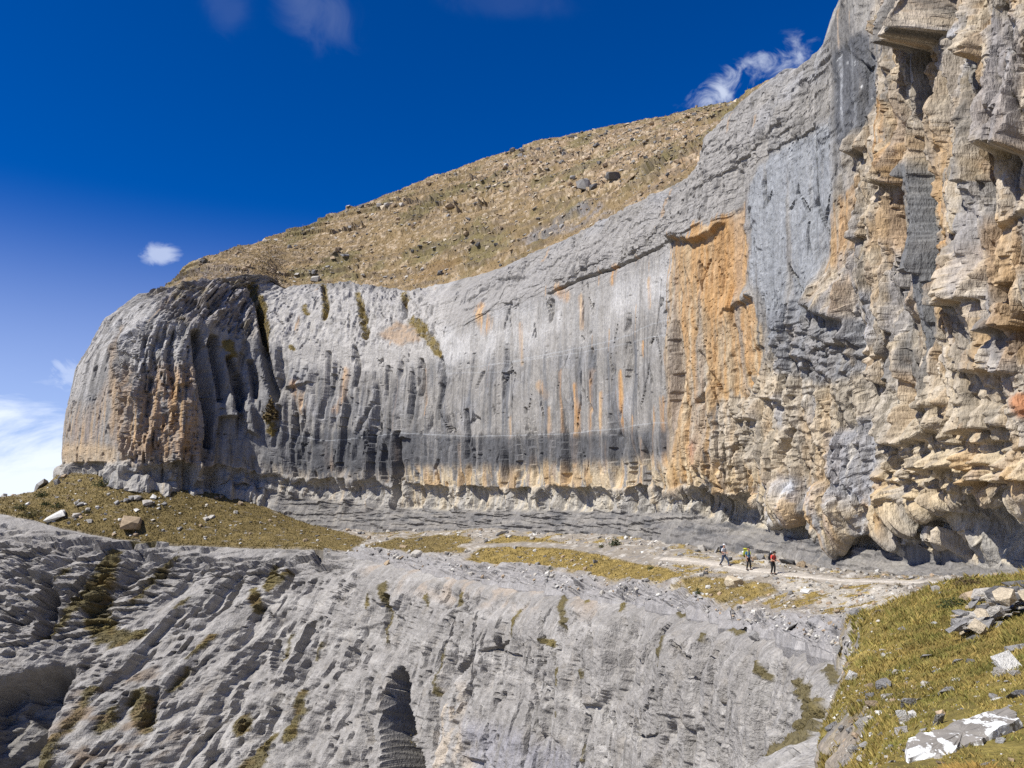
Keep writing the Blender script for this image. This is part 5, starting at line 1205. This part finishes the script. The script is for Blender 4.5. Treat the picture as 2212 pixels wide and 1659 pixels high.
LEAF = {k: tint_mat('leaf_' + k, var=((5., .3),), bump=(), base=c) for k, c in dict(green=(.035, .05, .018), olive=(.075, .07, .025), brown=(.11, .08, .035)).items()}
BARK = plain_mat('shrub_wood', (.10, .075, .05))
def shrub(surf, X, Y, wpx, hpx, kind, label, seed, flat=1.0):
    p, n, m = on(surf, X, Y); r = np.random.default_rng(seed); w, h = wpx * m, hpx * m
    N_ = 420
    d = r.normal(size=(N_, 3)); d /= np.linalg.norm(d, axis=1, keepdims=True); d[:, 2] = np.abs(d[:, 2])
    lump = 1 + .35 * np.sin(d[:, 0] * 5 + seed) * np.cos(d[:, 1] * 6 + seed * 2)
    c = d * (r.random((N_, 1)) ** .4) * lump[:, None] * np.array([w / 2, w / 2.4, h])
    s = r.uniform(.06, .13, N_)[:, None] * max(h, w * .35)
    a = r.normal(size=(N_, 3)); a /= np.linalg.norm(a, axis=1, keepdims=True); b = np.cross(a, r.normal(size=(N_, 3))); b /= np.linalg.norm(b, axis=1, keepdims=True)
    V = np.stack([c - a * s, c + b * s * .5, c + a * s, c - b * s * .5], 1).reshape(-1, 3); k = np.arange(N_)[:, None] * 4
    root = bpy.data.objects.new('shrub', None); COL.objects.link(root); root.location = p; tag(root, label, 'shrub', 'low shrubs of the ledge')
    fo = raw_mesh('foliage', V, np.concatenate([k + [0, 1, 2], k + [0, 2, 3]]), None, LEAF[kind]); fo.parent = root
    sv, sf = [], []
    for q in range(7):
        t = r.uniform(0, 6.28); e = np.array([math.cos(t) * w * .3, math.sin(t) * w * .25, h * r.uniform(.4, .75)]); o_ = len(sv); rad = max(.02 * w, .01)
        for z, rd in ((np.array([0, 0, -.1 * h]), rad), (e, rad * .4)):
            for g in range(4): sv.append(z + rd * np.array([math.cos(g * 1.57), math.sin(g * 1.57), 0]))
        sf += [(o_ + g, o_ + (g + 1) % 4, o_ + 4 + (g + 1) % 4, o_ + 4 + g) for g in range(4)]
    st = raw_mesh('stem', np.array(sv), np.array(sf), None, BARK); st.parent = root
SHR = [(ledge, 2068, 1312, 66, 20, 'green', 'dark green low juniper on the knoll beside the slab heap'), (ledge, 1326, 1176, 24, 16, 'green', 'dark green shrub at the foot of the wall behind the golden turf'),
       (ledge, 1300, 1180, 16, 8, 'olive', 'small olive shrub left of the dark green one at the wall'), (ledge, 1508, 1279, 18, 11, 'green', 'dark green shrub below the path, left of the cream boulder'),
       (ledge, 1406, 1226, 18, 7, 'green', 'flat dark shrub in the golden turf before the hikers'), (ledge, 1190, 1228, 13, 6, 'green', 'tiny dark shrub at the lower edge of the golden turf'),
       (ledge, 87, 1070, 24, 12, 'green', 'dark shrub on the mound under the skyline slab'), (ledge, 126, 1093, 30, 10, 'green', 'dark spreading shrub above the long pale slab'),
       (ledge, 223, 1048, 44, 14, 'green', 'widest dark shrub on the mound under the promontory'), (ledge, 66, 1112, 42, 12, 'olive', 'broad olive shrub at the outer edge of the mound'),
       (ledge, 48, 1097, 26, 10, 'green', 'dark shrub near the picture edge on the mound'), (ledge, 95, 1088, 20, 8, 'green', 'small dark shrub between two larger ones on the mound'),
       (ledge, 186, 1104, 16, 7, 'olive', 'small olive shrub in the middle of the mound'), (cliff, 582, 905, 30, 40, 'brown', 'brown bush growing in the gully of the cliff'),
       (hill, 445, 562, 12, 7, 'olive', 'tiny bush on the skyline where hill and cliff meet'), (ledge, 1940, 1266, 16, 8, 'brown', 'brown tuft by the path near the knoll'),
       (ledge, 2095, 1262, 60, 16, 'brown', 'brown dry bush on the crest of the knoll')]
for k, a in enumerate(SHR): shrub(*a, 300 + k)
# ------------------------------------------------------------------ three hikers on the path
def skin_obj(name, verts, edges, radii, mat, parent, sub=2, root=0):
    me = bpy.data.meshes.new(name); me.from_pydata([tuple(v) for v in verts], edges, []); me.update()
    o = bpy.data.objects.new(name, me); COL.objects.link(o); o.parent = parent
    md = o.modifiers.new('Skin', 'SKIN'); md.use_smooth_shade = True
    if not me.skin_vertices: me.skin_vertices.new()
    for k, sv in enumerate(me.skin_vertices[0].data):
        sv.radius = (radii[k], radii[k]) if not isinstance(radii[k], tuple) else radii[k]; sv.use_root = (k == root)
    s = o.modifiers.new('Subdivision', 'SUBSURF'); s.levels = s.render_levels = sub
    me.materials.append(mat); return o
def ball(name, c, r, mat, parent, cut=None, seg=14, rot=None):
    bm = bmesh.new(); bmesh.ops.create_uvsphere(bm, u_segments=seg, v_segments=10, radius=1)
    if cut is not None: bmesh.ops.delete(bm, geom=[v for v in bm.verts if v.co.z < cut], context='VERTS')
    me = bpy.data.meshes.new(name); bm.to_mesh(me); bm.free(); me.materials.append(mat)
    for p in me.polygons: p.use_smooth = True
    o = bpy.data.objects.new(name, me); COL.objects.link(o); o.parent = parent; o.location = c; o.scale = r
    if rot: o.rotation_euler = rot
    return o
def rbox(name, c, size, mat, parent, bev=.3, rot=(0, 0, 0), taper=0.0):
    bm = bmesh.new(); bmesh.ops.create_cube(bm, size=1)
    for v in bm.verts:
        if v.co.z > 0: v.co.x *= 1 - taper; v.co.y *= 1 - taper
        v.co.x *= size[0]; v.co.y *= size[1]; v.co.z *= size[2]
    bmesh.ops.bevel(bm, geom=list(bm.edges), offset=min(size) * bev, segments=3, affect='EDGES')
    me = bpy.data.meshes.new(name); bm.to_mesh(me); bm.free(); me.materials.append(mat)
    for p in me.polygons: p.use_smooth = True
    o = bpy.data.objects.new(name, me); COL.objects.link(o); o.parent = parent; o.location = c; o.rotation_euler = rot; return o
CL = {k: plain_mat('cloth_' + k, c) for k, c in dict(white=(.6, .6, .6), navy=(.035, .05, .085), blue=(.05, .15, .28), black=(.018, .018, .02), red=(.62, .075, .06), olive=(.17, .19, .03), charcoal=(.035, .04, .045), hair=(.025, .015, .012), lime=(.42, .42, .05), boot=(.04, .033, .03), metal=(.3, .3, .32)).items()}
SKIN_ = plain_mat('skin', (.42, .24, .16), .6)
V3 = lambda *a: Vector(a)
def hand(vs_, es, rs, w, dirn, side, up):
    """palm and five bent fingers appended to a skeleton at wrist index w"""
    b = Vector(vs_[w]); pa = len(vs_); vs_.append(b + dirn * .05); es.append((w, pa)); rs.append((.036, .018))
    kn = len(vs_); vs_.append(b + dirn * .085); es.append((pa, kn)); rs.append((.038, .015))
    for k, (off, ln) in enumerate(((-.03, .062), (-.01, .075), (.011, .07), (.031, .055))):
        a = len(vs_); vs_ += [b + dirn * .10 + side * off, b + dirn * (.10 + ln * .5) + side * off - up * .012, b + dirn * (.10 + ln * .85) + side * off - up * .035]
        es += [(kn, a), (a, a + 1), (a + 1, a + 2)]; rs += [.0095, .009, .008]
    a = len(vs_); vs_ += [b + dirn * .05 - side * .045 - up * .01, b + dirn * .085 - side * .058 - up * .02]; es += [(pa, a), (a, a + 1)]; rs += [.011, .0095]
def hiker(name, X, Y, face_deg, pose, shirt, trousers, label):
    root = bpy.data.objects.new(name, None); COL.objects.link(root); tag(root, label, 'person', 'hikers on the path')
    p, n, m = on(ledge, X, Y); root.location = Vector((p.x, p.y, path_z(p.x, p.y) + .045)); root.rotation_euler = (0, 0, math.radians(face_deg)); root.scale = (.97,) * 3
    J = pose
    vs_, es, rs = [], [], []
    def add(v, r, par=None):
        vs_.append(Vector(v)); rs.append(r)
        if par is not None: es.append((par, len(vs_) - 1))
        return len(vs_) - 1
    pel = add(J['pelvis'], (.13, .10)); sp = add(J['spine'], (.125, .095), pel); ch = add(J['chest'], (.15, .105), sp); nk = add(J['neck'], .052, ch)
    hb = add(J['neck'].lerp(J['head'], .55), .062, nk); hd = add(J['head'], (.078, .092), hb); ht = add(J['head'] + (J['head'] - J['neck']).normalized() * .085, (.066, .08), hd)
    for s, k in ((1, 'L'), (-1, 'R')):
        sh = add(J['chest'] + V3(0, s * .17, .03), .058, ch); el = add(J['elbow' + k], .042, sh); wr = add(J['wrist' + k], .028, el)
        d = (J['wrist' + k] - J['elbow' + k]).normalized(); hand(vs_, es, rs, wr, (d + V3(.15, 0, -.1)).normalized(), V3(0, s, 0), V3(-.3, 0, 1).normalized())
        hp = add(J['pelvis'] + V3(0, s * .095, -.06), .09, pel); kn = add(J['knee' + k], .058, hp); an = add(J['ankle' + k], .04, kn); add(J['ankle' + k] + V3(.12, 0, -.045), .034, an)
    body = skin_obj('body', vs_, es, rs, SKIN_, root, 2)
    # clothes follow the same joints, a little wider
    sv_, se, sr = [J['pelvis'] + V3(0, 0, -.09), J['spine'], J['chest'], J['chest'].lerp(J['neck'], .55)], [(0, 1), (1, 2), (2, 3)], [(.162, .13), (.15, .12), (.168, .124), .085]
    for s, k in ((1, 'L'), (-1, 'R')):
        a = len(sv_); s0 = J['chest'] + V3(0, s * .17, .03); sv_ += [s0, s0.lerp(J['elbow' + k], .8)]; se += [(2, a), (a, a + 1)]; sr += [.075, .062]
    skin_obj('shirt', sv_, se, sr, CL[shirt], root)
    tv, te, tr = [J['pelvis'] + V3(0, 0, .09)], [], [(.142, .112)]
    for s, k in ((1, 'L'), (-1, 'R')):
        a = len(tv); h0 = J['pelvis'] + V3(0, s * .095, -.07); tv += [h0, h0.lerp(J['knee' + k], .5), J['knee' + k], J['ankle' + k] + V3(0, 0, .01)]; te += [(0, a), (a, a + 1), (a + 1, a + 2), (a + 2, a + 3)]; tr += [.108, .094, .074, .062]
    skin_obj('trousers', tv, te, tr, CL[trousers], root)
    for s, k in ((1, 'L'), (-1, 'R')):
        an = J['ankle' + k]; rbox('boot', an + V3(.055, 0, -.035), (.29, .105, .115), CL['boot'], root, .35)
    fw = J.get('look', V3(1, 0, 0)).normalized(); hc = J['head'] + V3(0, 0, .03)
    ball('nose', hc + fw * .094 + V3(0, 0, -.035), (.02, .015, .022), SKIN_, body); 
    sd = fw.cross(V3(0, 0, 1)).normalized()
    for s in (1, -1):
        ball('eye', hc + fw * .086 + sd * s * .032 + V3(0, 0, -.008), (.011, .011, .008), CL['black'], body, seg=8); ball('ear', hc + sd * s * .083 + V3(0, 0, -.03), (.018, .01, .032), SKIN_, body, seg=8)
    ball('mouth', hc + fw * .086 + V3(0, 0, -.075), (.012, .024, .006), CL['red'], body, seg=8)
    return root, J, fw, hc
def cap(root, hc, fw, mat):
    c = ball('cap', hc + V3(-.005, 0, .045), (.108, .1, .10), mat, root, cut=-.12)
    br = rbox('brim', V3(1.35, 0, -.12), (1.1, 1.45, .12), mat, c, .4, rot=(0, .12, 0)); return c
def backpack(name, root, J, size, main, trim, label, roll=None, back=.235):
    ax = (J['chest'] - J['pelvis']).normalized(); c = J['pelvis'].lerp(J['chest'], .72) + V3(-back, 0, 0)
    e = bpy.data.objects.new(name, None); COL.objects.link(e); tag(e, label, 'backpack', 'backpacks of the hikers')
    M = Matrix.Translation(root.location) @ Matrix.Rotation(root.rotation_euler.z, 4, 'Z'); e.location = M @ c; e.rotation_euler = (0, math.atan2(ax.x, ax.z), root.rotation_euler.z); e.rotation_mode = 'XYZ'
    rbox('pack_body', V3(0, 0, 0), size, CL[main], e, .3, taper=.08); rbox('lid', V3(0, 0, size[2] * .5 + .02), (size[0] * 1.02, size[1] * .98, .12), CL[trim], e, .4)
    rbox('pocket', V3(-size[0] * .52, 0, -size[2] * .12), (.09, size[1] * .7, size[2] * .5), CL[trim], e, .4)
    for s in (1, -1):
        q = [V3(size[0] * .45, s * .1, size[2] * .38), V3(size[0] * .5 + .13, s * .115, size[2] * .42), V3(size[0] * .5 + .25, s * .12, size[2] * .18), V3(size[0] * .5 + .235, s * .125, -size[2] * .1), V3(size[0] * .42, s * .14, -size[2] * .34)]
        skin_obj('strap', q, [(0, 1), (1, 2), (2, 3), (3, 4)], [(.012, .03)] * 5, CL[trim], e, 1)
    if roll: ball('bedroll', V3(*roll[0]), roll[1], CL[roll[2]], e)
    return e
def pose(**k):
    d = dict(pelvis=V3(0, 0, .95), spine=V3(.01, 0, 1.13), chest=V3(.02, 0, 1.36), neck=V3(.03, 0, 1.50), head=V3(.06, 0, 1.63), elbowL=V3(-.02, .24, 1.12), elbowR=V3(-.02, -.24, 1.12), wristL=V3(.14, .24, .92), wristR=V3(.14, -.24, .92),
             kneeL=V3(.03, .1, .5), kneeR=V3(.03, -.1, .5), ankleL=V3(0, .1, .1), ankleR=V3(0, -.1, .1)); d.update(k); return d
a_path = math.degrees(math.atan2(pk[7][1] - pk[5][1], pk[7][0] - pk[5][0])) + 16
r1, J, fw, hc = hiker('person', 1566, 1221, a_path, pose(kneeL=V3(.28, .1, .54), ankleL=V3(.42, .1, .1), kneeR=V3(-.05, -.1, .5), ankleR=V3(-.36, -.1, .12), elbowL=V3(.0, .26, 1.12), elbowR=V3(.0, -.26, 1.12), wristL=V3(.22, .14, 1.08), wristR=V3(.22, -.14, 1.08), pelvis=V3(0, 0, .92)),
                       'white', 'navy', 'person in white T-shirt and white cap striding, hands at the belt')
cap(r1, hc, fw, CL['white'])
backpack('backpack', r1, J, (.2, .32, .5), 'charcoal', 'navy', 'dark backpack worn by the hiker in the white shirt')
r2, J, fw, hc = hiker('person', 1616, 1229.5, a_path - 6, pose(kneeL=V3(.1, .1, .52), ankleL=V3(.1, .1, .1), ankleR=V3(-.1, -.1, .1), wristL=V3(.1, .27, .88), wristR=V3(.1, -.27, .88)), 'blue', 'black',
                       'person in blue T-shirt and black trousers walking with arms down')
cap(r2, hc, fw, CL['charcoal'])
backpack('backpack', r2, J, (.26, .36, .62), 'olive', 'lime', 'large olive green backpack with white bundle worn by the hiker in blue', ((-.24, 0, .05), (.1, .12, .1), 'white'), .27)
r3, J, fw, hc = hiker('person', 1668, 1239.5, a_path - 4, pose(spine=V3(.03, 0, 1.12), chest=V3(.10, 0, 1.32), neck=V3(.17, 0, 1.44), head=V3(.25, 0, 1.53), look=V3(1, 0, -.7), kneeL=V3(.12, .1, .52), ankleL=V3(.06, .1, .1), kneeR=V3(.06, -.1, .5), ankleR=V3(-.06, -.1, .1),
                       elbowL=V3(.14, .25, 1.08), elbowR=V3(.14, -.25, 1.08), wristL=V3(.38, .2, 1.0), wristR=V3(.38, -.2, 1.0)), 'red', 'black', 'person in red top and black trousers bending forward with walking poles')
ball('hair', hc + V3(-.03, 0, .02), (.115, .098, .125), CL['hair'], r3, cut=-.75, rot=(0, .35, 0)); skin_obj('ponytail', [hc + V3(-.08, 0, .0), hc + V3(-.13, 0, -.08), hc + V3(-.12, 0, -.18)], [(0, 1), (1, 2)], [.045, .04, .02], CL['hair'], r3, 1)
backpack('backpack', r3, J, (.18, .3, .46), 'black', 'charcoal', 'small black backpack with white bottle worn by the hiker in red', ((-.02, 0, .33), (.04, .04, .11), 'white'))
for s, w_ in ((1, 'closer to the cliff'), (-1, 'on the valley side')):
    e = bpy.data.objects.new('walking_pole', None); COL.objects.link(e); tag(e, 'thin walking pole of the hiker in red, ' + w_, 'pole')
    M = Matrix.Translation(r3.location) @ Matrix.Rotation(r3.rotation_euler.z, 4, 'Z'); top_ = V3(.46, s * .2, 1.04); tipv = V3(.86, s * .22, .0)
    e.location = M @ top_; e.rotation_euler = (0, 0, r3.rotation_euler.z); d = tipv - top_
    skin_obj('shaft', [V3(0, 0, 0), d], [(0, 1)], [.011, .008], CL['metal'], e, 1); skin_obj('grip', [V3(-.03, 0, .07), d * .08], [(0, 1)], [.018, .016], CL['black'], e, 1)
    ball('basket', d * .95, (.035, .035, .012), CL['black'], e, seg=8)
